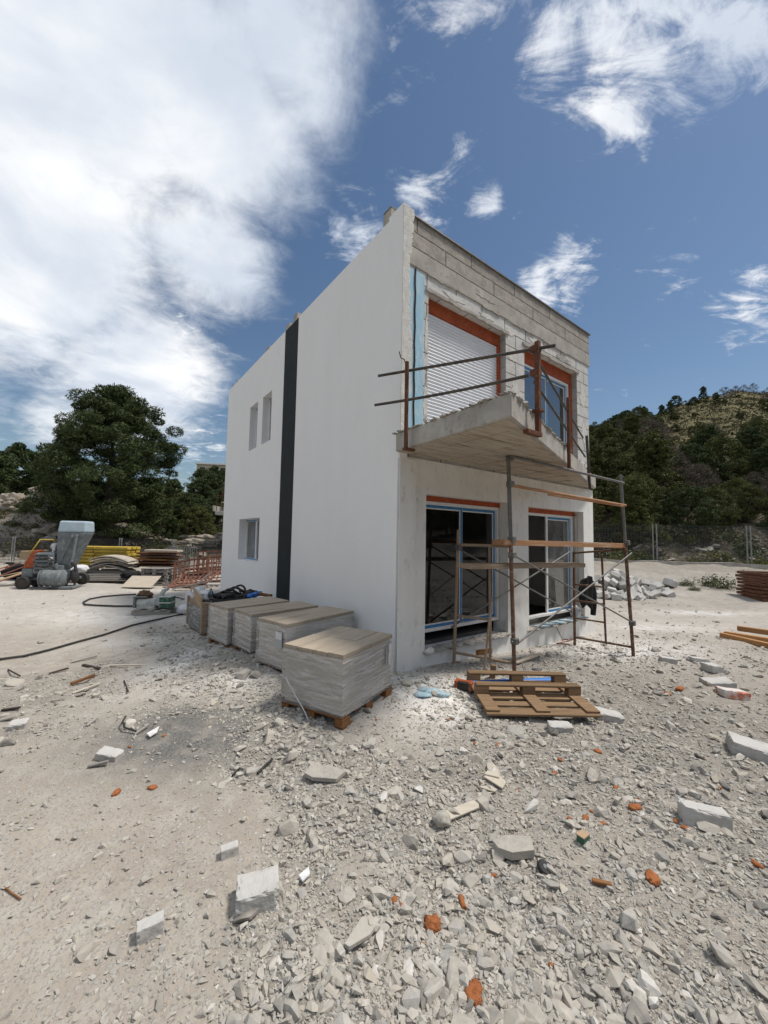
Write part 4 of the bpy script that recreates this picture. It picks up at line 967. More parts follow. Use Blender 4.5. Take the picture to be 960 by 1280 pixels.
mb.build('drum_flange', M['mud'], pm)
mb = MB(); mb.span((.28, -.40, .62), (.60, -.16, .80)); mb.span((.34, -.44, .66), (.44, -.39, .86)); mb.span((.62, -.34, .3), (.80, -.1, .64)); mb.build('gearbox', M['mud'], pm, .02)
for k, (x, z) in enumerate(((.16, .98), (.16, .80), (.05, .6))): mb = MB(); mb.span((x - .05, -.335, z), (x + .05, -.30, z + .09)); mb.build('control_box', M[('sack', 'rubber', 'bark')[k]], pm, .008)
mb = MB()
for z in (.62, .74, .86, .98, 1.10): mb.span((-.34, -.308, z), (.05, -.297, z + .04))
mb.build('grille', M['rubber'], pm)

# ------------------------------------------------------------------ small engine on a skid, hoses
p = gp(189, 768); sk = thing('engine_pump', 'small dust-covered green and white engine pump on a wooden skid', 'pump', (p.x, p.y + .15, zg(p.x, p.y)), R(4))
mb = MB(); mb.box((0, -.18, .05), (.86, .1, .1)); mb.box((0, .18, .05), (.86, .1, .1)); mb.box((-.3, 0, .115), (.14, .5, .03)); mb.box((.3, 0, .115), (.14, .5, .03)); mb.box((0, 0, .115), (.14, .5, .03)); mb.build('skid', M['greyplank'], sk, .005)
mb = MB(); mb.tube([(-.40, -.05, .25), (-.36, -.05, .25), (.02, -.05, .25), (.06, -.05, .25)], [.07, .115, .115, .07], 16); mb.span((-.36, -.15, .13), (.05, .06, .2)); mb.build('motor', M['mach'], sk)
mb = MB(); mb.span((.16, -.17, .14), (.41, .14, .40)); mb.build('tank', M['green'], sk, .02, 2); mb = MB(); mb.span((.15, -.18, .26), (.42, .15, .29)); mb.span((.15, -.18, .40), (.42, .15, .425)); mb.build('tank_band', M['mach'], sk, .006)
mb = MB(); mb.beam((.02, 0, .30), (.20, 0, .56), .10, .08); mb.lump((.24, 0, .58), (.06, .06, .05), 5, .3, 2, 2); mb.span((-.02, -.1, .2), (.14, .08, .36)); mb.build('gearbox', M['mach'], sk, .01)
mb = MB(); mb.span((-.42, -.2, .15), (-.37, .1, .42)); mb.span((-.42, -.2, .40), (-.1, -.17, .425)); mb.build('cage', M['mud'], sk, .006)
p2 = Vector((p.x - .24, p.y + .14, zg(p.x, p.y) + .43)); mb = MB(); mb.lump(p2, (.17, .13, .10), 21, .5, 2, 3); tag(mb.build('brown_sacking', M['brownlump']), 'crumpled brown sacking lying on the small engine pump', 'sacking')
tubeobj('air_hose', [up(gp(x, y), .03) for x, y in ((170, 744), (150, 745), (128, 747), (112, 750), (104, 754), (106, 757), (120, 758), (145, 759), (170, 759))], .022, 'rubber', 'black hose looping on the ground to the engine pump', 'hose')
tubeobj('long_hose', [up(gp(x, y), .025) for x, y in ((-40, 832), (0, 826), (30, 822), (62, 814), (100, 803), (130, 795), (165, 783), (200, 775), (232, 768), (246, 764))], .018, 'rubber', 'long black hose running across the yard to the open crate', 'hose')
tubeobj('thin_hose', [up(gp(x, y), .02) for x, y in ((212, 747), (224, 748), (238, 752), (243, 758), (236, 764))] + [up(gp(232, 768), .03)], .016, 'rubber', 'thin dark hose lying between the engine pump and the crate', 'hose')

# ------------------------------------------------------------------ material yard along the left fence
def gz(x, y): return zg(x, y)


rr = random.Random(11)
first = None
for col_ in range(2):
    for row in range(3):
        for k in range(6):
            x = -13.0 + col_ * 1.42 + (0.03 * (k % 2)); y = 16.6 + row * .30; z = gz(-12.3, 16.8) + .50 + k * .135
            if first is None:
                mb = MB(); mb.box((0, 0, .0), (1.38, .26, .105)); mb.box((0, -.0, .055), (1.38, .20, .012)); first = mb.build('formwork_panel', M['yellow'], None, .006); o = first
                tag(o, 'yellow formwork panel stacked in the twin yellow stack beside the mortar pump', 'formwork panel', 'yellow panels in the twin stack')
            else: o = first.copy(); COL.objects.link(o)
            o.location = (x + rr.uniform(-.02, .02), y, z); o.rotation_euler = (0, rr.uniform(-.006, .006), rr.uniform(-.012, .012))
for k in range(4):
    for q in range(2):
        x = -12.9 + 1.4 * q; z = gz(-12.3, 16.8); board('bearer_timber', (x - .6, 16.5 + .25 * k, z + .10 + .13 * (k % 3)), (x + .65, 16.5 + .25 * k, z + .12 + .13 * (k % 3)), .12, .12, 'greyplank', 'grey bearer timber lying under the yellow panel stack', 'timber', 'bearers under the yellow panels')
for k in range(6):
    z = gz(-10.8, 15.2) + .10 + .055 * k; board('long_board', (-12.0 + rr.uniform(-.2, .2), 14.9 + .1 * k, z), (-9.75 + rr.uniform(-.2, .2), 15.0 + .08 * k, z + .01), .24, .04, 'greyplank', 'long grey weathered board in the low pile before the yellow stack', 'board', 'grey boards in the low pile')
for k in range(6):
    zz = gz(-10.7, 15.5) + .42 + .075 * k; w0 = .72 + .02 * k; mb = MB()

    def bent(a, b, k=k): return ((a - .5) * 2 * w0, (b - .5) * .7, .22 * math.cos((a - .5) * 2.7) + .02 * math.sin(b * 5 + k))
    sheetlike(mb, 16, 3, bent); o = solid(mb.build('bent_sheet', M['sheet' if k > 2 else 'greyplank']), .03); o.location = (-10.72 + rr.uniform(-.08, .08), 15.55, zz); o.rotation_euler = (0, rr.uniform(-.04, .05), rr.uniform(-.06, .06))
    tag(o, 'pale bowed sheet lying in the heap before the yellow stack', 'sheet', 'bowed sheets in the heap')
mb = MB(); mb.lump((-11.75, 15.1, gz(-11.7, 15.1) + .5), (.32, .25, .15), 5, .4, 1.7, 3); tag(mb.build('pale_sack', M['sack']), 'pale sack lying on the grey boards beside the mortar pump', 'sack')
board('plywood_sheet', (-9.2, 14.0, gz(-8.7, 14) + .22), (-8.05, 13.85, gz(-8.7, 14) + .24), .62, .022, 'ply', 'bleached plywood sheet leaning against the low pile of boards', 'plywood').rotation_euler.rotate_axis('X', R(34))
mb = MB()
for k in range(7): mb.lump((-9.9 + .2 * k, 15.1, gz(-9.5, 15) + .34), (.2, .3, .14), k + 5, .4, 1.7, 2)
tag(mb.build('black_tarpaulin', M['black']), 'crumpled black tarpaulin between the grey boards and rusty pallets', 'tarpaulin')
for k in range(9):
    z = gz(-9.3, 16.2) + .08 + .125 * k; x0 = -10.1 + rr.uniform(-.15, .15); board('steel_form', (x0 + (.35 if k < 4 else 0), 16.1 + rr.uniform(-.1, .1), z), (-8.55 + rr.uniform(-.15, .2), 16.0 + rr.uniform(-.1, .1), z), .75, .075, 'rust' if k % 3 else 'woodd', 'rust-brown form panel in the tall brown stack beside the lattice frames', 'form panel', 'panels in the tall brown stack', .012)
board('tan_plank', (-9.6, 15.8, gz(-9.3, 16.2) + 1.21), (-8.3, 15.85, gz(-9.3, 16.2) + 1.20), .5, .07, 'ply', 'tan plank lying on top of the tall brown stack', 'plank')
for k in range(5):
    t = thing('old_pallet', 'greyed wooden pallet in the low leaning stack beside the lattice frames', 'pallet', (-8.55 + rr.uniform(-.05, .05), 14.9, gz(-8.5, 14.9) + .02 + .125 * k), rr.uniform(-.1, .1), 'greyed pallets in the leaning stack')
    mb = MB(); [mb.box((0, y, .115), (1.0, .1, .02)) for y in (-.35, -.18, 0, .18, .35)]; mb.build('deck', M['greyplank'], t, .003)
    mb = MB(); [mb.box((x, y, .06), (.12, .1, .09)) for x in (-.42, 0, .42) for y in (-.34, 0, .34)]; mb.build('block', M['greyplank'], t, .003)


def lattice(loc, L_, Hh, rot, label, nx, nz, group=None):
    t = thing('steel_lattice', label, 'lattice frame', loc, 0, group); t.rotation_euler = rot
    mb = MB(); mb.box((0, 0, 0), (L_, .06, .06)); mb.box((0, 0, Hh), (L_, .06, .06)); mb.box((-L_ / 2, 0, Hh / 2), (.06, .058, Hh)); mb.box((L_ / 2, 0, Hh / 2), (.06, .058, Hh)); mb.build('outer_frame', M['lattice'], t)
    mb = MB(); [mb.box((-L_ / 2 + L_ * i / nx, 0, Hh / 2), (.035, .03, Hh)) for i in range(1, nx)]; [mb.box((0, .018, Hh * j / nz), (L_, .03, .035)) for j in range(1, nz)]; mb.build('bar', M['lattice'], t)


gl_ = gz(-7, 14.5)
lattice((-7.15, 14.5, gl_ + .30), 1.35, .72, (R(-16), R(-9), R(-6)), 'red-rust lattice frame leaning upright at the front of the frame heap', 7, 3)
lattice((-6.0, 14.9, gl_ + .52), 1.5, .68, (R(-20), R(-7), R(4)), 'red-rust lattice frame leaning upright close to the house wall', 8, 3)
lattice((-7.0, 13.9, gl_ + .12), 1.5, .85, (R(-66), R(-6), R(-12)), 'red-rust lattice frame lying flat before the leaning frames', 8, 4)
lattice((-6.7, 14.3, gl_ + .20), 1.5, .85, (R(-58), R(-4), R(10)), 'red-rust lattice frame lying half propped on the flat one', 8, 4)
lattice((-6.5, 15.6, gl_ + .55), 1.9, .75, (R(-10), R(-3), R(2)), 'dark lattice frame standing at the rear of the frame heap', 9, 3)
for k, (a, b) in enumerate((((-7.7, 13.7, .08), (-6.1, 13.3, .12)), ((-7.2, 13.4, .06), (-5.9, 13.5, .35)), ((-6.6, 13.6, .1), (-6.1, 13.9, .62)))):
    board('loose_strut', (a[0], a[1], gl_ + a[2]), (b[0], b[1], gl_ + b[2]), .09, .04, ('lattice', 'sheet', 'greyplank')[k], ('rusty strut lying before the lattice frames', 'pale strut tilted up before the lattice frames', 'grey strut leaning on the heap by the house wall')[k], 'strut')
# odds and ends at the left edge of the yard
for k in range(7):
    x = -13.2 - .25 * k; board('red_board', (x, 13.3 + rr.uniform(-.3, .5), gz(x, 13.4) + .08 + rr.uniform(0, .1)), (x + .9, 14.1 + rr.uniform(-.2, .3), gz(x, 14) + .45 + rr.uniform(-.1, .35)), .2, .03, 'red' if k % 3 else 'card', 'broken reddish board in the jumble beside the pump', 'board', 'broken boards in the jumble')
mb = MB(); mb.lump((-14.0, 13.6, gz(-14, 13.6) + .4), (.32, .3, .5), 33, .35, 1.6, 3); tag(mb.build('rubble_sack', M['sack']), 'tall white rubble sack at the left edge of the yard', 'sack')
for k, (x, y, z) in enumerate(((-13.0, 14.6, .45), (-13.8, 15.3, .85))):
    t = thing('cardboard_box', ('open tan cardboard box on the board jumble beside the pump', 'tan cardboard box lying high on the jumble behind the white sack')[k], 'box', (x, y, gz(x, y) + z), .4 + k)
    mb = MB(); mb.box((0, 0, .16), (.6, .45, .32)); mb.build('box_body', M['card'], t, .01); mb = MB(); mb.beam((-.3, -.24, .32), (.3, -.24, .34), .2, .012); mb.build('flap', M['card'], t)
mb = MB()
for k in range(8): mb.lump((-12.6 - .3 * k, 15.4 + .2 * (k % 2), gz(-13, 15.4) + .35), (.35, .4, .3), k + 50, .45, 1.7, 2)
tag(mb.build('dark_sheeting', M['black']), 'dark crumpled sheeting behind the boards at the left edge', 'tarpaulin')
p = gp(12, 735); 
# ------------------------------------------------------------------ right side: timbers, rusty frames, block heap
rs = gp(953, 752)
for k in range(8):
    t = thing('rusty_frame', 'flat rusty steel frame in the stack at the right edge of the yard', 'steel frame', (rs.x + .75 + rr.uniform(-.04, .04), rs.y + .4, rs.z + .06 + .115 * k), R(-6) + rr.uniform(-.06, .06), 'rusty frames stacked at the right edge')
    mb = MB(); mb.box((0, -.45, 0), (1.5, .07, .085)); mb.box((0, .45, 0), (1.5, .07, .085)); mb.box((-.72, 0, 0), (.07, .83, .085)); mb.box((.72, 0, 0), (.07, .83, .085)); mb.build('outer_frame', M['rust'], t, .006)
    mb = MB(); [mb.box((-.72 + .24 * i, 0, .005), (.04, .83, .04)) for i in range(1, 6)]; mb.build('bar', M['rust'], t)
for k, (a, b, h) in enumerate((((902, 797), (1010, 822), .05), ((906, 795), (1010, 812), .05), ((922, 793), (1012, 806), .13))):
    board('square_timber', up(gp(*a), h), up(gp(*b), h), .11, .10, 'timber', ('long tan timber lying nearest on the ground at the right edge', 'long tan timber lying in the middle of three at the right edge', 'thick tan timber lying uppermost at the right edge')[k], 'timber', 'timbers at the right edge')

# ------------------------------------------------------------------ blocks
blk = {}
def blockmesh(i):
    r_ = random.Random(100 + i); mb = MB(); d = ((.5, .3, .2), (.3, .3, .2), (.42, .22, .2), (.25, .2, .2))[i % 4]
    pts = []
    for sx in (-1, 1):
        for sy in (-1, 1):
            for sz in (-1, 1):
                k = .72 if r_.random() < .28 else 1.; c = Vector((sx * d[0] / 2, sy * d[1] / 2, sz * d[2] / 2))
                if k < 1:
                    for ax_ in range(3): e = c.copy(); e[ax_] *= .6; pts.append(e)
                else: pts.append(c)
    mb.hull(pts); me = mb.mesh('broken_block'); me.materials.append(M['block']); return me


BM = [blockmesh(i) for i in range(8)]


def chipblock(d, seed):
    bm = bmesh.new(); bmesh.ops.create_cube(bm, size=2.); bmesh.ops.subdivide_edges(bm, edges=bm.edges, cuts=14, use_grid_fill=True); h = Vector(d) / 2; of = Vector((seed * 3.7, seed * 1.3, 0)); mn = min(h)
    for v in bm.verts:
        c = v.co; p = Vector((c.x * h.x, c.y * h.y, c.z * h.z)); e = sorted((abs(c.x), abs(c.y), abs(c.z)))[1]; k = max(0, (e - .72) / .28)
        chip = max(0, noise.fractal(p * 16 + of, .9, 2., 4) + .05) * k * mn * .55 + k * k * .05 * mn
        p -= p.normalized() * chip; p += Vector((noise.noise(p * 40 + of), noise.noise(p * 40 - of), noise.noise(p * 40 + of * 2))) * .0022; v.co = p
    me = bpy.data.meshes.new('chipped_block'); bm.to_mesh(me); bm.free(); me.materials.append(M['block']); return me


def block(me, loc, rot, s, label, group=None, m=None, name='concrete_block'):
    o = bpy.data.objects.new(name, me); COL.objects.link(o); o.location = loc; o.rotation_euler = rot; o.scale = s if isinstance(s, tuple) else (s, s, s)
    if len(me.vertices) < 100: b = o.modifiers.new('bevel', 'BEVEL'); b.width = .008; b.segments = 2
    if m: o.material_slots[0].link = 'OBJECT'; o.material_slots[0].material = M[m]
    return tag(o, label, 'block', group)


GB = [((322, 1128), (.21, .15, .12), (R(1), R(-2), .31), 'squarish white block tilted on rubble in the left foreground'), ((880, 1030), (.27, .13, .13), (R(-6), R(4), -.28), 'thick white block with sawn face lying in the right foreground'),
      ((948, 945), (.42, .22, .12), (R(4), R(9), -.5), 'large pale block cut off by the right edge of the picture'), ((188, 1168), (.11, .065, .075), (R(-2), R(-4), .5), 'small oblong block lying alone on the sand at lower left'),
      ((287, 1068), (.095, .055, .06), (R(-2), R(-3), .45), 'small flat grey block above the squarish white block'), ((137, 947), (.18, .10, .06), (R(5), R(6), -.1), 'small white block among debris at middle left'),
      ((761, 899), (.26, .16, .09), (R(4), R(7), -.25), 'pale block lying at the right end of the upturned pallet'), ((700, 912), (.22, .12, .07), (R(8), 0, -.05), 'pointed pale block before the upturned pallet'),
      ((890, 838), (.22, .2, .11), (0, R(5), .2), 'small cubic white block behind the red-stained block'), ((873, 826), (.28, .12, .06), (0, R(6), .1), 'thin white block lying flat at the middle right'),
      ((835, 827), (.22, .15, .08), (0, R(5), -.3), 'white block half buried in rubble at middle right'), ((23, 910), (.13, .11, .07), (R(9), 0, .4), 'rounded white lump of block near the left edge'), ((897, 856), (.35, .2, .08), (R(6), R(-4), -.1), 'flat grey slab before the small cubic block')]
for i_, (pp, s, rot, lab) in enumerate(GB):
    p = gp(*pp); block(chipblock(s, i_ + 1), (p.x, p.y, p.z + s[2] * .34), rot, 1., lab)
p = gp(916, 872); block(chipblock((.30, .19, .10), 40), (p.x, p.y, p.z + .05), (R(-4), R(5), -.15), 1., 'block with red-stained top lying at the right', m='brickred')
# the heap of broken blocks behind the house corner
rr = random.Random(5); hc = Vector((8.15, 13.7, 0))
for k in range(130):
    a = rr.uniform(0, 2 * math.pi); q = math.sqrt(rr.random()); x = hc.x + 1.7 * q * math.cos(a); y = hc.y + 1.3 * q * math.sin(a); lvl = rr.random() ** 1.3 * max(0, 1 - q) * .75
    o = block(BM[k % 8], (x, y, zg(x, y) + .07 + lvl), (rr.uniform(-.7, .7), rr.uniform(-.7, .7), rr.uniform(0, 6.3)), rr.uniform(.6, 1.05), 'broken white block in the heap behind the far corner of the house', 'broken blocks in the heap')
p = gp(838, 734); block(BM[1], (p.x, p.y, p.z + .14), (.2, .4, .6), 1.2, 'single large white block lying apart just right of the block heap')
# ------------------------------------------------------------------ small debris with a look of its own
def lumpobj(name, px, py, rad, seed, m, label, cat, group=None, amp=.5, fr=2.4, sub=3, dz=.4):
    p = gp(px, py); mb = MB(); rad = rad if isinstance(rad, tuple) else (rad, rad, rad * .8); mb.lump((0, 0, rad[2] * dz), rad, seed, amp, fr, sub); o = mb.build(name, M[m]); o.location = p; o.rotation_euler = (0, 0, seed * 1.3); return tag(o, label, cat, group)


lumpobj('foam_lump', 540, 1160, .042, 1, 'foam', 'biggest round lump of orange foam in the lower middle of the rubble', 'foam lump')
lumpobj('foam_lump', 592, 1247, (.03, .055, .03), 2, 'foam', 'long lump of orange foam at the bottom edge of the picture', 'foam lump')
lumpobj('foam_lump', 815, 1100, (.048, .035, .018), 3, 'foam', 'flat patch of orange foam on bare dirt at lower right', 'foam lump')
for k, (x, y, r) in enumerate(((480, 1160, .02), (145, 992, .045), (190, 985, .04), (205, 920, .025), (162, 934, .022), (693, 967, .035), (700, 950, .03), (622, 932, .035), (594, 930, .03), (646, 988, .022), (732, 1023, .035), (747, 940, .05), (794, 1010, .055), (798, 1003, .04), (752, 1030, .03), (711, 1024, .025), (857, 1036, .035), (845, 1027, .03), (945, 1081, .04), (947, 1134, .03), (493, 1126, .03), (503, 1133, .025), (466, 1125, .015), (592, 1098, .025), (617, 1094, .03), (575, 1190, .012), (690, 1207, .022), (533, 1222, .025), (740, 1015, .02), (850, 862, .08), (835, 868, .06), (660, 893, .03), (560, 900, .03), (705, 1000, .02), (900, 985, .02), (470, 900, .02), (350, 905, .02), (420, 905, .025), (610, 945, .02), (770, 985, .03), (585, 1060, .02), (528, 1180, .015))):
    lumpobj('foam_lump', x, y, (r * .8, r * .55, r * .35), 10 + k, 'foam', 'small scrap of orange foam lying in the rubble', 'foam lump', 'small orange foam scraps', sub=2)
p = gp(578, 1132); mb = MB(); mb.tube([(0, -.035, .015), (0, .035, .015)], .014, 8); o = mb.build('foam_roll', M['foam']); o.location = p; o.rotation_euler = (0, 0, .1); tag(o, 'short orange foam stick standing out in the lower rubble', 'foam roll')
p = gp(680, 1087); t = thing('small_wheel', 'small black plastic wheel lying in the rubble', 'wheel', (p.x, p.y, p.z + .01), .3); t.rotation_euler = (.5, .2, .3)
mb = MB(); mb.tube([(0, 0, -.014), (0, 0, -.010), (0, 0, .010), (0, 0, .014)], [.032, .038, .038, .032], 24); mb.build('tyre', M['rubber'], t); mb = MB(); mb.tube([(0, 0, -.016), (0, 0, .017)], .012, 12); mb.build('hub', M['mud'], t)
board('brown_stick', up(gp(740, 1104), .015), up(gp(765, 1111), .02), .025, .02, 'woodd', 'short brown stick lying on bare dirt at lower right', 'stick')
p = gp(729, 1052); t = thing('tile_offcut', 'small block with a green side and tan top in the rubble', 'offcut', (p.x, p.y, p.z), .6); mb = MB(); mb.box((0, 0, .022), (.07, .05, .04)); mb.build('offcut_body', M['green'], t, .003); mb = MB(); mb.box((0, 0, .044), (.07, .05, .006)); mb.build('offcut_top', M['card'], t)


def slabobj(name, pts, h, m, label, cat, group=None, tilt=(.04, .03)):
    P = [gp(*q) for q in pts]; c = sum(P, Vector()) / len(P); mb = MB(); mb.prism([(q.x - c.x, q.y - c.y) for q in P], 0, h, 2); o = mb.build(name, M[m], None, .002); o.location = (c.x, c.y, c.z + .018); o.rotation_euler = (tilt[0], tilt[1], 0); return tag(o, label, cat, group)


slabobj('tile_piece', [(556, 1016), (597, 1003), (599, 1018), (561, 1030)], .012, 'tilebit', 'largest beige tile piece, lying beside the hollow stone', 'tile')
for k, pts in enumerate(([(605, 972), (617, 960), (622, 966), (624, 977)], [(604, 974), (620, 967), (633, 984), (628, 992)], [(598, 989), (613, 985), (622, 992), (618, 995)], [(597, 996), (616, 994), (598, 1004)])):
    slabobj('tile_piece', pts, .012, 'tilebit', ('small beige tile shard, rearmost of the overlapping shards', 'biggest beige tile shard of the overlapping group', 'narrow beige tile shard below the biggest one', 'pointed beige tile shard, nearest of the overlapping shards')[k], 'tile', tilt=(.05 * k, .04))
slabobj('flat_stone', [(430, 1190), (452, 1153), (476, 1156), (462, 1180), (436, 1195)], .02, 'stone', 'leaf-shaped flat stone slab in the lower middle rubble', 'stone')
slabobj('flat_stone', [(615, 1065), (630, 1057), (663, 1056), (668, 1075), (640, 1083), (622, 1075)], .05, 'stone', 'broad pale flat stone in the middle of the rubble', 'stone')
slabobj('flat_stone', [(380, 975), (388, 964), (412, 963), (432, 972), (420, 980), (390, 981)], .03, 'stone', 'wide pale flat stone on dusty ground before the pallets', 'stone')
slabobj('tile_piece', [(373, 1101), (386, 1088), (387, 1099), (378, 1109)], .012, 'paper', 'white tile shard beside the squarish block', 'tile')
slabobj('tile_piece', [(183, 921), (199, 911), (196, 919), (187, 925)], .012, 'paper', 'white tile shard at the edge of the dark gravel', 'tile')
p = gp(552, 1031); mb = MB(); mb.lump((0, 0, .03), (.055, .045, .045), 71, .4, 1.8, 3); o = mb.build('hollow_stone', M['stone']); o.location = p; tag(o, 'rounded tan stone with a dusty hollow beside the beige tile', 'stone')
board('debris_stick', up(gp(88, 858), .03), up(gp(118, 850), .06), .04, .03, 'woodd', 'dark stick poking from debris at middle left', 'stick')
DS = [((88, 829), (122, 822), .05, 'greyplank'), ((62, 843), (85, 838), .05, 'woodd'), ((104, 832), (124, 838), .06, 'woodd'), ((135, 833), (178, 834), .05, 'sheet'), ((90, 868), (125, 857), .03, 'sheet'), ((108, 909), (122, 901), .03, 'greyplank'), ((2, 889), (25, 888), .04, 'woodd'), ((0, 902), (18, 900), .06, 'greyplank'), ((155, 852), (160, 868), .02, 'woodd'), ((168, 920), (186, 910), .03, 'greyplank'), ((10, 838), (25, 848), .02, 'woodd'), ((110, 960), (135, 957), .04, 'greyplank'), ((300, 962), (290, 975), .02, 'rubber')]
for k, (a, b, w, m) in enumerate(DS):
    board('debris_stick', up(gp(*a), .012), up(gp(*b), .03), w * .7, .018, {'woodd': 'bark', 'sheet': 'sheet'}.get(m, m), 'splintered stick lying in the debris on the left of the yard', 'stick', 'sticks in the left debris')
tubeobj('wire_loop', [up(gp(x, y), .02 + dz) for x, y, dz in ((157, 898, 0), (153, 910, .04), (155, 915, .02), (170, 917, 0))], .008, 'rubber', 'bent dark wire sticking from the debris at left', 'wire')
tubeobj('dark_strap', [up(gp(x, y), .015) for x, y in ((322, 969), (330, 961), (338, 954), (340, 951))], .010, 'rubber', 'short black strap lying on the gravel before the pallets', 'strap')
tubeobj('dry_twig', [up(gp(x, y), .008) for x, y in ((5, 1110), (14, 1118), (26, 1126))], .004, 'woodd', 'thin dry twig on the sand at the left edge', 'twig')
q = gp(690, 800); tubeobj('red_rope', [up(gp(x, y), .01) for x, y in ((688, 803), (700, 800), (716, 800), (706, 803), (696, 805), (712, 806))], .012, 'lattice', 'loose red cord lying at the foot of the front wall', 'cord')

# ------------------------------------------------------------------ stones: the largest as individuals, the rest as gravel
def rockpts(seed, n, flat, ncut=8):
    """corners of an angular broken stone: random points on a boxy, flattened body"""
    r_ = np.random.default_rng(seed); p = r_.normal(size=(n, 3)); p /= np.linalg.norm(p, axis=1)[:, None]
    p = np.sign(p) * np.abs(p) ** .7; p *= r_.uniform(.76, 1.07, (n, 1)); return p * np.array([1.1, r_.uniform(.65, 1.), flat])


def hulltri(pts):
    bm = bmesh.new(); [bm.verts.new(p) for p in pts]; bmesh.ops.convex_hull(bm, input=bm.verts)
    for v in [v for v in bm.verts if not v.link_faces]: bm.verts.remove(v)
    bmesh.ops.triangulate(bm, faces=bm.faces); bmesh.ops.recalc_face_normals(bm, faces=bm.faces); bm.verts.index_update()
    v = np.array([q.co for q in bm.verts]); f = np.array([[q.index for q in t.verts] for t in bm.faces]); bm.free(); return v, f


RG = np.random.default_rng(42)


def sample(n, rmin, rmax, thr=0.0, pw=1.0, amax=74):
    """places in the yard, thickest close to the photographer, following the rubble"""
    out = []
    tot = 0
    while tot < n:
        k = n * 2; r = np.exp(RG.uniform(math.log(rmin), math.log(rmax), k)); a = np.radians(RG.uniform(-amax, amax, k)); x = r * np.sin(a); y = r * np.cos(a)
        d = rubble(x, y); hu, hv = toH(x, y); ok = (RG.random(k) < (d ** pw * .95 + .05 if thr == 0 else d > thr)) & ~((hu > -.06) & (hu < 5.6) & (hv > -.04))
        x, y = x[ok], y[ok]; out.append(np.stack([x, y], 1)); tot += len(x)
    return np.vstack(out)[:n]


def gravel(name, n, rmin, rmax, smed, ssig, smax, label, pw=1.0, npt=9, flat=(.3, .7), rscale=.0, ncut=7):
    P = sample(n, rmin, rmax, pw=pw); r = np.hypot(P[:, 0], P[:, 1]); s = np.minimum(np.exp(RG.normal(math.log(smed), ssig, n)), smax) * (1 + rscale * r); z = hz(P[:, 0], P[:, 1])
    V = []; F = []; base = 0; K = 12
    for k in range(K):
        tv, tf = hulltri(rockpts(900 + k + n, npt, RG.uniform(*flat), ncut)); idx = np.arange(k, n, K); m = len(idx); a = RG.uniform(0, 6.283, m); tx = RG.normal(0, .2, m); ty = RG.normal(0, .2, m)
        ca, sa = np.cos(a), np.sin(a); Rz = np.zeros((m, 3, 3)); Rz[:, 0, 0] = ca; Rz[:, 0, 1] = -sa; Rz[:, 1, 0] = sa; Rz[:, 1, 1] = ca; Rz[:, 2, 2] = 1
        Rx = np.zeros((m, 3, 3)); Rx[:, 0, 0] = 1; Rx[:, 1, 1] = np.cos(tx); Rx[:, 1, 2] = -np.sin(tx); Rx[:, 2, 1] = np.sin(tx); Rx[:, 2, 2] = np.cos(tx)
        Ry = np.zeros((m, 3, 3)); Ry[:, 1, 1] = 1; Ry[:, 0, 0] = np.cos(ty); Ry[:, 0, 2] = np.sin(ty); Ry[:, 2, 0] = -np.sin(ty); Ry[:, 2, 2] = np.cos(ty)
        RR = Rx @ Ry @ Rz; sc_ = s[idx, None] * np.stack([np.ones(m), RG.uniform(.6, 1., m), RG.uniform(.7, 1.25, m)], 1)
        v = np.einsum('mij,mkj->mki', RR, tv[None] * sc_[:, None, :]); lowest = v[:, :, 2].min(1)
        v[:, :, 0] += P[idx, 0, None]; v[:, :, 1] += P[idx, 1, None]; v[:, :, 2] += (z[idx] - lowest * RG.uniform(-.1, .75, m))[:, None]
        V.append(v.reshape(-1, 3)); F.append((tf[None] + (base + np.arange(m) * len(tv))[:, None, None]).reshape(-1, 3)); base += m * len(tv)
    me = npmesh(name, np.vstack(V), 3, np.vstack(F).ravel(), M['stone']); o = bpy.data.objects.new(name, me); COL.objects.link(o); return tag(o, label, 'rubble', kind='stuff')


gravel('fine_gravel', 165000, .8, 11, .0078, .5, .022, 'fine limestone gravel and chips spread through the yard', pw=.8, npt=11)
gravel('coarse_rubble', 26000, .8, 16, .0135, .55, .046, 'coarse broken limestone rubble covering the yard', pw=1.8, npt=15, rscale=.055, flat=(.3, .7))
ST = []
for k in range(14):
    v, f = hulltri(rockpts(300 + k, 26, (.36, .5, .55, .7, .38)[k % 5])); me = npmesh('loose_stone', v, 3, f.ravel(), M['stone']); ST.append((me, v[:, 2].min()))
P = sample(285, 1.5, 11, thr=.30, amax=46)
for k, (x, y) in enumerate(P):
    me, mn = ST[k % 14]; s = min(max(math.exp(RG.normal(math.log(.034), .42)), .020), .072) * (1 + .10 * max(0, math.hypot(x, y) - 2)); o = bpy.data.objects.new('loose_stone', me); COL.objects.link(o)
    o.scale = (s, s * RG.uniform(.7, 1.1), s * RG.uniform(.7, 1.2)); o.rotation_euler = (RG.normal(0, .3), RG.normal(0, .3), RG.uniform(0, 6.28)); o.location = (x, y, zg(x, y) - mn * s * .25)
    b = o.modifiers.new('bevel', 'BEVEL'); b.width = .035; b.segments = 1; tag(o, 'grey angular limestone lump lying in the rubble', 'stone', 'loose stones in the rubble')


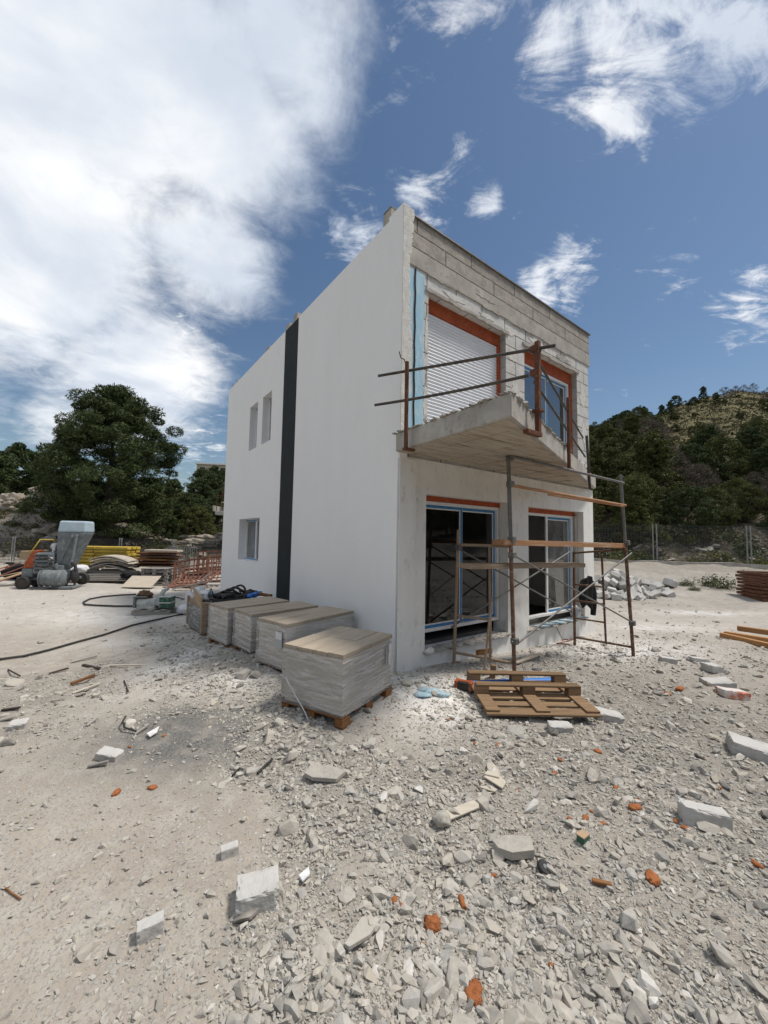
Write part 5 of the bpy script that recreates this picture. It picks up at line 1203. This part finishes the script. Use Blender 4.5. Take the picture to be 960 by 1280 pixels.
# ------------------------------------------------------------------ trees and scrub
def tufts(C, ln, wd, rng, upb=.35):
    """one small pointed leaf clump per centre; C (n,3)"""
    n = len(C); d = rng.normal(size=(n, 3)); d[:, 2] += upb; d /= np.linalg.norm(d, axis=1)[:, None]; e = rng.normal(size=(n, 3)); e -= d * (e * d).sum(1)[:, None]; e /= np.linalg.norm(e, axis=1)[:, None]
    l = ln * rng.uniform(.4, 1.5, (n, 1)); w = wd * rng.uniform(.5, 1.5, (n, 1)); q = np.stack([C - d * l * .5, C + e * w * .5 - d * l * .05, C + d * l * .5, C - e * w * .5 + d * l * .08], 1); return q.reshape(-1, 3)


def crown_mesh(name, seed, Hh, R_, z0, nclump, per, ln, wd, prof, material, cl=.16, gap=.0):
    rng = np.random.default_rng(seed); cs = []; limbs = []
    for i in range(nclump):
        t = (i + rng.random()) / nclump; t = t ** .9; z = z0 + (Hh - z0) * t; rad = R_ * prof(t); a = i * 2.39996 + rng.normal(0, .35); q = math.sqrt(rng.uniform(.12, 1.)) if rng.random() < .55 else rng.uniform(.82, 1.06)
        lob = 1 + .15 * math.sin(a * 3 + seed + t * 5) + .12 * math.sin(a * 7 + seed * 2 - t * 9)
        c = np.array([math.cos(a) * rad * q * lob, math.sin(a) * rad * q * lob, z + .12 * R_ * rng.normal() * .5]); cs.append(c); limbs.append(c)
    C = []
    for c in cs:
        if rng.random() < gap: continue
        r = R_ * cl * rng.uniform(.65, 1.35); m = int(per * rng.uniform(.6, 1.4)); p = rng.normal(size=(m, 3)); p /= np.linalg.norm(p, axis=1)[:, None]; p *= rng.uniform(.35, 1., (m, 1)) ** .5 * r; p[:, 2] *= .62; C.append(c + p)
    q = tufts(np.vstack(C), ln, wd, rng); return npmesh(name, q, 4, np.arange(len(q)), material), limbs


def trunk_mesh(name, Hh, r0, limbs, seed, k=26, lean=.03):
    rng = random.Random(seed); mb = MB(); n = 8; tr = [Vector((lean * Hh * math.sin(i / n * 2.2 + seed), lean * Hh * .7 * math.cos(i / n * 2.6 + seed) - lean * Hh * .7 * math.cos(seed), Hh * .93 * i / n - .4)) for i in range(n + 1)]
    mb.tube(tr, [r0 * (1 - .88 * i / n) * (1.25 if i == 0 else 1) for i in range(n + 1)], 9)
    for c in rng.sample(limbs, min(k, len(limbs))):
        c = Vector(c); t = min(max((c.z - .22 * Vector((c.x, c.y, 0)).length) / (Hh * .93), .1), .95); b = tr[min(int(t * n), n - 1)].lerp(tr[min(int(t * n) + 1, n)], t * n - int(t * n)); m_ = b.lerp(c, .55) + Vector((0, 0, -.03 * Hh)); rr_ = r0 * (1 - .85 * t) * .42
        mb.tube([b, m_, c], [rr_, rr_ * .6, rr_ * .15], 5, False)
    me = mb.mesh(name); me.materials.append(M['bark']); return me


def tree(name, label, loc, seed, Hh, R_, z0, nclump, per, ln, wd, prof, m, group=None, cl=.16, r0=None, gap=0., cat='tree', sink=.1):
    cm, limbs = crown_mesh('crown', seed, Hh, R_, z0, nclump, per, ln, wd, prof, M[m], cl, gap); tm = trunk_mesh('trunk', Hh, r0 or Hh * .028, limbs, seed)
    t = thing(name, label, cat, (loc[0], loc[1], zg(loc[0], loc[1]) - sink), 0, group)
    for nm, me in (('trunk', tm), ('crown', cm)): o = bpy.data.objects.new(nm, me); COL.objects.link(o); o.parent = t
    return t


rounded = lambda t: max(.12, (math.sin(math.pi * (t * .80 + .17))) ** .75)
broad = lambda t: max(.1, (1 - t ** 2.2) ** .6 * (.72 + .28 * math.sin(t * 9)))
conic = lambda t: max(.08, (1 - t) ** .7 * .95 + .05)
umbrella = lambda t: max(.1, math.sin(math.pi * min(1, t * .72 + .28)) ** .6)
# the big pine
tree('pine_tree', 'tallest dark bushy pine standing alone behind the yellow panel stack', (-18.9, 26.6), 3, 10.5, 3.75, .8, 400, 380, .24, .05, lambda t: max(.1, (1 - abs(2 * t - .72) ** 2.6 * .62) if t < .86 else (1 - t) / .14 * .62), 'needle', cl=.165, r0=.30, gap=.02)
# left group and the band of trees right of the big pine; far ones share meshes
KIND = []
for k, (nm, Hh, R_, z0, nc, per, ln, wd, pf, m) in enumerate((('pine_tree', 6.4, 2.7, .8, 120, 260, .22, .06, rounded, 'needle'), ('pine_tree', 7.4, 2.5, 1.2, 120, 260, .23, .06, broad, 'needle'), ('pine_tree', 6.8, 2.8, .9, 120, 260, .23, .06, rounded, 'olive'), ('pine_tree', 8.0, 2.6, 1.3, 125, 260, .23, .06, broad, 'olive'), ('bare_tree', 5.6, 2.6, .7, 90, 90, .34, .024, rounded, 'twig'), ('bare_tree', 6.4, 2.9, 1.4, 90, 85, .36, .026, umbrella, 'twig'))):
    cm, limbs = crown_mesh('crown', 50 + k, Hh, R_, z0, nc, per, ln, wd, pf, M[m], .19, .08); tm = trunk_mesh('trunk', Hh, Hh * .022, limbs, 60 + k, 34 if m == 'twig' else 22); KIND.append((nm, cm, tm))


def plant_tree(k, x, y, s, label, group, rz, sz=1.):
    nm, cm, tm = KIND[k]; t = thing(nm, label, 'tree', (x, y, zg(x, y) - .25), rz, group); t.scale = (s, s, s * sz)
    for n_, me in (('trunk', tm), ('crown', cm)): o = bpy.data.objects.new(n_, me); COL.objects.link(o); o.parent = t


rr = random.Random(21)
for (k, x, y, s) in ((0, -32.8, 31.5, .98), (1, -30.0, 33.5, .78), (0, -36.0, 33, 1.05), (1, -34.4, 36, 1.0), (0, -28.6, 36.5, .78), (1, -40, 36, 1.2), (0, -27.3, 39, .72), (1, -44, 33, 1.1)):
    plant_tree(k, x, y, s * 1.16, 'dark pine in the group on the rocky bank at the left edge', 'pines on the rocky bank', rr.uniform(0, 6))
for (k, x, y, s) in ((0, -16.6, 33, .60), (1, -18.2, 38, .66), (0, -15.6, 37.5, .62), (1, -21.5, 39, .66), (0, -13.2, 36, .58), (2, -19.2, 34.5, .50), (1, -23.8, 36, .56), (2, -15.0, 31.0, .45), (1, -12.2, 40, .62), (0, -10, 37, .65), (1, -20, 44, .75), (0, -25.5, 44, .75), (0, -15.5, 46, .6), (1, -9, 44, .7), (0, -23, 31.2, .40), (1, -16.2, 29.5, .32), (0, -26, 33, .48), (1, -26.8, 60, .82), (0, -29.3, 62, .85), (1, -24.6, 58, .8)):
    plant_tree(k, x, y, s, 'dark green pine in the band between the big pine and the house', 'pines between the big pine and the house', rr.uniform(0, 6), rr.uniform(.9, 1.1))
for k in range(12):
    x = -6 + 2.2 * k; y = 34 + rr.uniform(-2, 9); plant_tree(k % 2, x, y, rr.uniform(.7, .95), 'dark pine on the slope hidden behind the house', 'pines behind the house', rr.uniform(0, 6))
# the wooded slope behind the right fence
n = 0
for k in range(2000):
    az = rr.uniform(.44, 1.22); Y = rr.choice((rr.uniform(24, 38), rr.uniform(24, 60), rr.uniform(38, 66))); x = az * Y
    top = 60 - 22 * ss(.69, .77, az) + 9 * ss(.90, .98, az)
    if Y > top: continue
    if any((x - a) ** 2 + (Y - b) ** 2 < (2.3 + .02 * Y) ** 2 for a, b in [(q[0], q[1]) for q in KIND[0:0]]): continue
    if not hasattr(rr, 'pl'): rr.pl = []
    if any((x - a) ** 2 + (Y - b) ** 2 < (1.95 + .025 * Y) ** 2 for a, b in rr.pl): continue
    rr.pl.append((x, Y)); brown = .33 + .34 * math.exp(-((az - .82) / .12) ** 2)
    kk = rr.choice((4, 5)) if rr.random() < brown else (rr.choice((2, 3)) if az < .74 or rr.random() < .45 else rr.choice((0, 1, 2)))
    sc0 = rr.uniform(.72, 1.0) * (.74 if Y < 30 else 1) * (.82 if az > .72 else 1)
    plant_tree(kk, x, Y, sc0, ('bare brown tree in the wood on the right-hand slope' if kk > 3 else 'olive-green pine in the wood on the right-hand slope' if kk > 1 else 'dark pine in the wood on the right-hand slope'), ('bare trees in the wooded slope', 'olive pines in the wooded slope', 'dark pines in the wooded slope')[0 if kk > 3 else 1 if kk > 1 else 2], rr.uniform(0, 6), rr.uniform(.85, 1.15)); n += 1
    if n >= 125: break
# the wood behind the photographer, which the glazing mirrors
for k in range(34):
    a = R(112 + 136 * k / 33 + rr.uniform(-2, 2)); d = rr.uniform(26, 44); plant_tree(rr.choice((0, 1, 2, 3)), math.sin(a) * d, math.cos(a) * d, rr.uniform(.8, 1.2), 'dark pine behind the photographer, seen only mirrored in the glazing', 'pines mirrored in the glazing', rr.uniform(0, 6))
for k in range(46):
    a = R(54 + 56 * ((k * .618) % 1)); d = rr.uniform(37, 62); plant_tree(rr.choice((0, 1, 2, 3)), math.sin(a) * d, math.cos(a) * d, rr.uniform(.7, 1.1), 'dark pine right of the picture, seen only mirrored in the glazing', 'pines mirrored in the glazing', rr.uniform(0, 6))
# trees along the ridge
for k in range(26):
    az = .50 + .62 * k / 25 + rr.uniform(-.008, .008); Y = 104 + rr.uniform(-9, 5); 
    if .80 < az < .865 and rr.random() < .5: continue
    plant_tree(rr.choice((0, 1, 0, 1, 4, 5)), az * Y, Y, rr.uniform(.36, .66) * (1.3 if az < .62 else 1), 'small dark tree standing on the skyline of the hill', 'trees along the hill ridge', rr.uniform(0, 6))
for k in range(22):
    az = rr.uniform(.5, .70); Y = rr.uniform(62, 100); plant_tree(rr.choice((0, 1, 2, 4)), az * Y, Y, rr.uniform(.6, .95), 'dark tree high on the hill below the ridge', 'trees high on the hill', rr.uniform(0, 6))
for k in range(22):
    az = rr.uniform(.80, 1.15) if k % 3 else rr.uniform(.98, 1.15); Y = rr.uniform(50, 98) if az > .98 else rr.uniform(46, 60); plant_tree(rr.choice((0, 2, 4, 5)), az * Y, Y, rr.uniform(.3, .6), 'scattered tree beside the dry grass patch on the hill', 'trees beside the grass patch', rr.uniform(0, 6))


for k in range(60):
    az = rr.uniform(.70, 1.15); Y = rr.uniform(56, 106); plant_tree(rr.choice((0, 2, 4, 5, 4)), az * Y, Y, rr.uniform(.14, .30), 'low bush dotted over the dry grass patch on the hill', 'bushes on the grass patch', rr.uniform(0, 6), rr.uniform(.6, 1.0))


def shrubmesh(seed, m, n=900, ln=.16, wd=.06):
    rng = np.random.default_rng(seed); C = []
    for k in range(16):
        a = rng.uniform(0, 6.28); r = rng.uniform(0, .75); c = np.array([r * math.cos(a), r * math.sin(a), rng.uniform(.1, .75) * (1 - .5 * r)]); p = rng.normal(size=(n // 16, 3)) * .19; C.append(c + p)
    C = np.vstack(C); C[:, 2] = np.abs(C[:, 2]); q = tufts(C, ln, wd, rng, .7); me = npmesh('foliage', q, 4, np.arange(len(q)), M[m]); return me


SM = {m: [shrubmesh(80 + i + 7 * j, m) for i in range(2)] for j, m in enumerate(('shrub', 'yshrub', 'dry', 'needle', 'twig'))}


def shrub(m, i, loc, s, label, group=None, name='shrub', cat='shrub', sz=1.):
    o = bpy.data.objects.new(name, SM[m][i % 2]); COL.objects.link(o); o.location = loc; o.scale = (s, s, s * sz); o.rotation_euler = (0, 0, (i * 1.7) % 6.28); return tag(o, label, cat, group)


for k in range(30):   # rocky bank at left
    x = rr.uniform(-31, -14); y = rr.uniform(22.5, 31); shrub(rr.choice(('shrub', 'shrub', 'dry', 'twig', 'needle')), k, (x, y, zg(x, y) - .1), rr.uniform(.5, 1.25), 'scrubby bush on the rocky bank behind the left fence', 'bushes on the rocky bank', sz=rr.uniform(.6, .95))
for k in range(40):
    x = rr.uniform(-15, -8); y = rr.uniform(22.5, 34); shrub(rr.choice(('shrub', 'needle', 'shrub', 'twig')), k, (x, y, zg(x, y) - .1), rr.uniform(.5, 1.1), 'dark bush on the slope between the big pine and the house', 'bushes between pine and house', sz=.75)
for k in range(64):   # undergrowth under the right wood
    y = rr.uniform(21.8, 32); x = rr.uniform(.45, 1.15) * y; shrub(rr.choice(('twig', 'twig', 'shrub', 'dry', 'needle', 'twig')), k, (x, y, zg(x, y) - .1), rr.uniform(.6, 1.4), 'tangled undergrowth bush at the foot of the right-hand wood', 'undergrowth bushes at the foot of the wood', sz=rr.uniform(.55, .9))
for k, (px, py, Y, s) in enumerate(((775, 700, 20.6, .8), (800, 668, 23, .7), (895, 672, 22.2, .9), (870, 700, 20.8, .55), (950, 690, 19.6, .8), (860, 655, 24, .8), (1000, 690, 19.6, .9))):
    x = (px - 480) / FPX * Y; shrub('yshrub', k, (x, Y, zg(x, Y) - .05), s, 'yellow-green bush growing along the right fence', 'yellow-green bushes along the fence', sz=.8)
p = gp(894, 735); shrub('shrub', 1, p, .62, 'leafy green weed clump on bare dirt near the right fence', None, 'weed_clump', 'weed', .8)
p = gp(858, 732); shrub('shrub', 0, p, .3, 'small green weed tuft between the block heap and the weed clump', None, 'weed_clump', 'weed', .8)
p = gp(868, 738); shrub('shrub', 0, p, .22, 'tiny green weed tuft just before the leafy weed clump', None, 'weed_clump', 'weed', .7)
p = gp(930, 718); shrub('shrub', 1, p, .25, 'sparse weed tuft on the dirt bank under the right fence', None, 'weed_clump', 'weed', .7)
# dry grass on the hill patch
rng = np.random.default_rng(9); nn = 17000; az = rng.uniform(.5, 1.25, nn); Y = rng.uniform(55, 112, nn); X = az * Y; C = np.stack([X, Y, hz(X, Y) + .12], 1); q = tufts(C, .62, .30, rng, .9)
o = bpy.data.objects.new('hill_grass', npmesh('hill_grass', q, 4, np.arange(len(q)), M['dry'])); COL.objects.link(o); tag(o, 'dry yellowish grass tussocks on the open upper hillside', 'grass', kind='stuff')
nn = 16000; X = rng.uniform(-34, 36, nn); Y = rng.uniform(21, 42, nn); ok = (np.abs(X) > .35 * Y) & ((X < 0) | (RG.random(nn) < .25)); X, Y = X[ok], Y[ok]; C = np.stack([X, Y, hz(X, Y) + .08], 1); q = tufts(C, .34, .12, rng, .9)
o = bpy.data.objects.new('bank_grass', npmesh('bank_grass', q, 4, np.arange(len(q)), M['dry'])); COL.objects.link(o); tag(o, 'dry grass and low growth on the banks behind the fences', 'grass', kind='stuff')
# pale rock showing through
for k, (x, y, rx, ry, rz_) in enumerate(((-24.6, 28.5, 1.5, 1.0, 1.0), (-27.4, 25.0, 1.3, .8, .8), (-21.4, 25.2, 1.1, .7, .5), (-22.6, 27.0, 1.1, .8, .5), (-26.4, 27.2, 1.2, .8, .8), (-28.6, 26.5, .8, .6, .7), (-23.4, 30.6, 1.2, .8, .9), (-13.2, 30.0, 2.6, .7, .62), (-10.6, 29.2, 1.8, .8, .6), (-12.8, 27.2, 1.7, .6, .5), (-17.5, 40.5, 1.6, 1, 1.4), (-16.6, 28.6, 1.3, .5, .4), (-10.2, 26.6, 1.6, .6, .55))):
    mb = MB(); mb.lump((0, 0, 0), (rx, ry, rz_), k + 5, .55, 1.9, 4, False); o = mb.build('rock_outcrop', M['rock']); o.location = (x, y, zg(x, y) + rz_ * .25); tag(o, ('pale limestone outcrop on the left bank behind the mortar pump' if k < 7 else 'pale limestone ledge in the slope between the big pine and the house'), 'rock', 'outcrops on the left bank' if k < 7 else 'ledges by the house')
for k in range(70):
    if k < 40: y = rr.uniform(21.0, 24.5); x = rr.uniform(.52, 1.1) * y; lab, gq = 'grey stone on the dark bank behind the right fence', 'stones on the bank behind the right fence'
    else: y = rr.uniform(22, 31); x = rr.uniform(-30, -9); lab, gq = 'pale stone lying on the left slope', 'stones on the left slope'
    me, mn = ST[k % 14]; s = rr.uniform(.14, .42); o = bpy.data.objects.new('bank_stone', me); COL.objects.link(o); o.scale = (s, s * .8, s * .8); o.rotation_euler = (rr.uniform(-.4, .4), rr.uniform(-.4, .4), rr.uniform(0, 6)); o.location = (x, y, zg(x, y) + .02)
    tag(o, lab, 'stone', gq)

# ------------------------------------------------------------------ fences
def fence(nm, label, p, q, h, base, group, m='fwire', step=.07, posts=True, first=True, wr=.006):
    p = Vector(p); q = Vector(q); L_ = (q - p).length; t = thing(nm, label, 'fence', p, math.atan2(q.y - p.y, q.x - p.x), group); dz = zg(q.x, q.y) - zg(p.x, p.y); k_ = dz / L_
    mb = MB(); n = int(L_ / step)
    for i in range(1, n): x = L_ * i / n; mb.beam((x, 0, base + k_ * x), (x, 0, h + k_ * x), wr, wr, (0, 1, 0))
    for z in np.linspace(base, h, 9): mb.beam((0, -.006, z), (L_, -.006, z + dz), wr, wr)
    mb.build('wire_mesh', M[m], t)
    for x in (.03, L_ - .03):
        mb = MB(); mb.tube([(x, 0, -.05 + k_ * x), (x, 0, h + .06 + k_ * x)], .032, 10); mb.build('post', M['fpost'], t)
        mb = MB(); mb.box((x, 0, .03 + k_ * x), (.55, .24, .14)); mb.build('foot', M['concrete'], t, .02)
    return t


xs = [5.2, 9.65, 14.1, 18.45, 22.9, 27.4]; names = ['hidden behind the house corner', 'showing beside the scaffold', 'between the single and the double post', 'right of the double post', 'beyond the right edge of the yard']
for k in range(5):
    a = (xs[k], 20 - .125 * (xs[k] - 14)); b = (xs[k + 1] - .12, 20 - .125 * (xs[k + 1] - .12 - 14)); fence('mesh_fence', 'grey wire mesh fence panel ' + names[k], (*a, zg(*a)), (*b, zg(*b)), 2.05, .1, 'fence panels on the right')
mb = MB(); pts = []
for i in range(46): x = 6 + .5 * i; y = 19.75 - .125 * (x - 14); pts.append(Vector((x, y, zg(x, y) + .10)))
for a, b in zip(pts, pts[1:]): mb.beam(a, b + (b - a) * .02, .22, .2)
tag(mb.build('concrete_kerb', M['concrete']), 'low pale concrete kerb running under the right fence', 'kerb')
for k in range(6):
    x0 = -20.6 + 2.6 * k; a = (x0, 18.9); b = (x0 + 2.55, 18.9); fence('dark_fence', ('dark mesh fence panel behind the left material yard'), (*a, zg(*a)), (*b, zg(*b)), 1.25, .05, 'dark fence panels on the left', 'rubber', .06, wr=.014)
t = thing('sign_board', 'small blank white board on the dark fence above the yellow stack', 'sign', (-14.6, 18.80, zg(-14.6, 18.8) + .92), 0); mb = MB(); mb.box((0, 0, .12), (.24, .012, .26)); mb.build('sign_face', M['pvc'], t); mb = MB(); mb.box((0, .02, .02), (.03, .02, .5)); mb.build('bracket', M['fpost'], t)
t = thing('wire_crate', 'grey wire cage standing behind the brown stack', 'cage', (-9.4, 17.9, zg(-9.4, 17.9) + .5), 0); mb = MB(); [mb.box((-.5 + .1 * i, 0, .3), (.02, .02, .6)) for i in range(11)]; [mb.box((0, 0, .1 * j), (1.0, .02, .02)) for j in range(7)]; [mb.box((-.5 + .1 * i, .6, .3), (.02, .02, .6)) for i in range(11)]; [mb.box((sx, .3, .6), (.03, .62, .03)) for sx in (-.5, .5)]; mb.build('wire_side', M['fpost'], t)
mb = MB(); mb.box((0, .3, -.25), (1.0, .62, .5)); mb.build('cage_base', M['greyplank'], t, .01)

# ------------------------------------------------------------------ buildings beyond
nb = thing('neighbouring_house', 'neighbouring house whose grey balcony juts out behind the white house', 'house', (-9.6, 24, zg(-9.6, 24) - .3), 0)
mb = MB(); mb.span((0, .9, 0), (5.5, 8, 6.2)); mb.build('wall', M['render'], nb); mb = MB(); mb.span((-.95, .05, 2.72), (5.5, 2.6, 2.98)); mb.span((-1.1, .0, 2.98), (-1.0, 2.6, 3.3)); mb.build('balcony_slab', M['concrete'], nb, .02); mb = MB(); mb.span((-.2, .8, 6.2), (5.7, 8.2, 6.4)); mb.build('roof', M['concrete'], nb)
mb = MB(); [mb.tube([(-.9 + .35 * k, .12, 2.98), (-.9 + .35 * k, .12, 4.5 if k == 1 else 4.0)], .025, 6) for k in range(8)]; mb.tube([(-.9, .12, 3.95), (4, .12, 3.95)], .02, 6); mb.tube([(-.4, .3, 0), (-.4, .3, 2.72)], .03, 6); mb.build('railing', M['rust'], nb)
mb = MB(); mb.span((1.2, .88, 3.0), (2.6, .93, 5.1)); mb.span((3.2, .88, 3.0), (4.6, .93, 5.1)); mb.build('window', M['farwin'], nb)
zb = zg(-40.5, 90); fb = thing('cream_building', 'cream building on the far hilltop seen above the trees', 'building', (-40.5, 90, zb - 1), R(8)); hb = 18.3 - zb + 1
mb = MB(); mb.span((-3.6, 0, 0), (6.5, 9, hb)); mb.build('wall', M['farwall'], fb); mb = MB(); mb.span((-3.9, -.3, hb), (6.8, 9.3, hb + .35)); mb.build('roof', M['white'], fb)
for k in range(4): mb = MB(); mb.span((-2.9 + 2.3 * k, -.04, hb - 2.1), (-1.7 + 2.3 * k, .03, hb - .7)); mb.build('window', M['farwin'], fb)
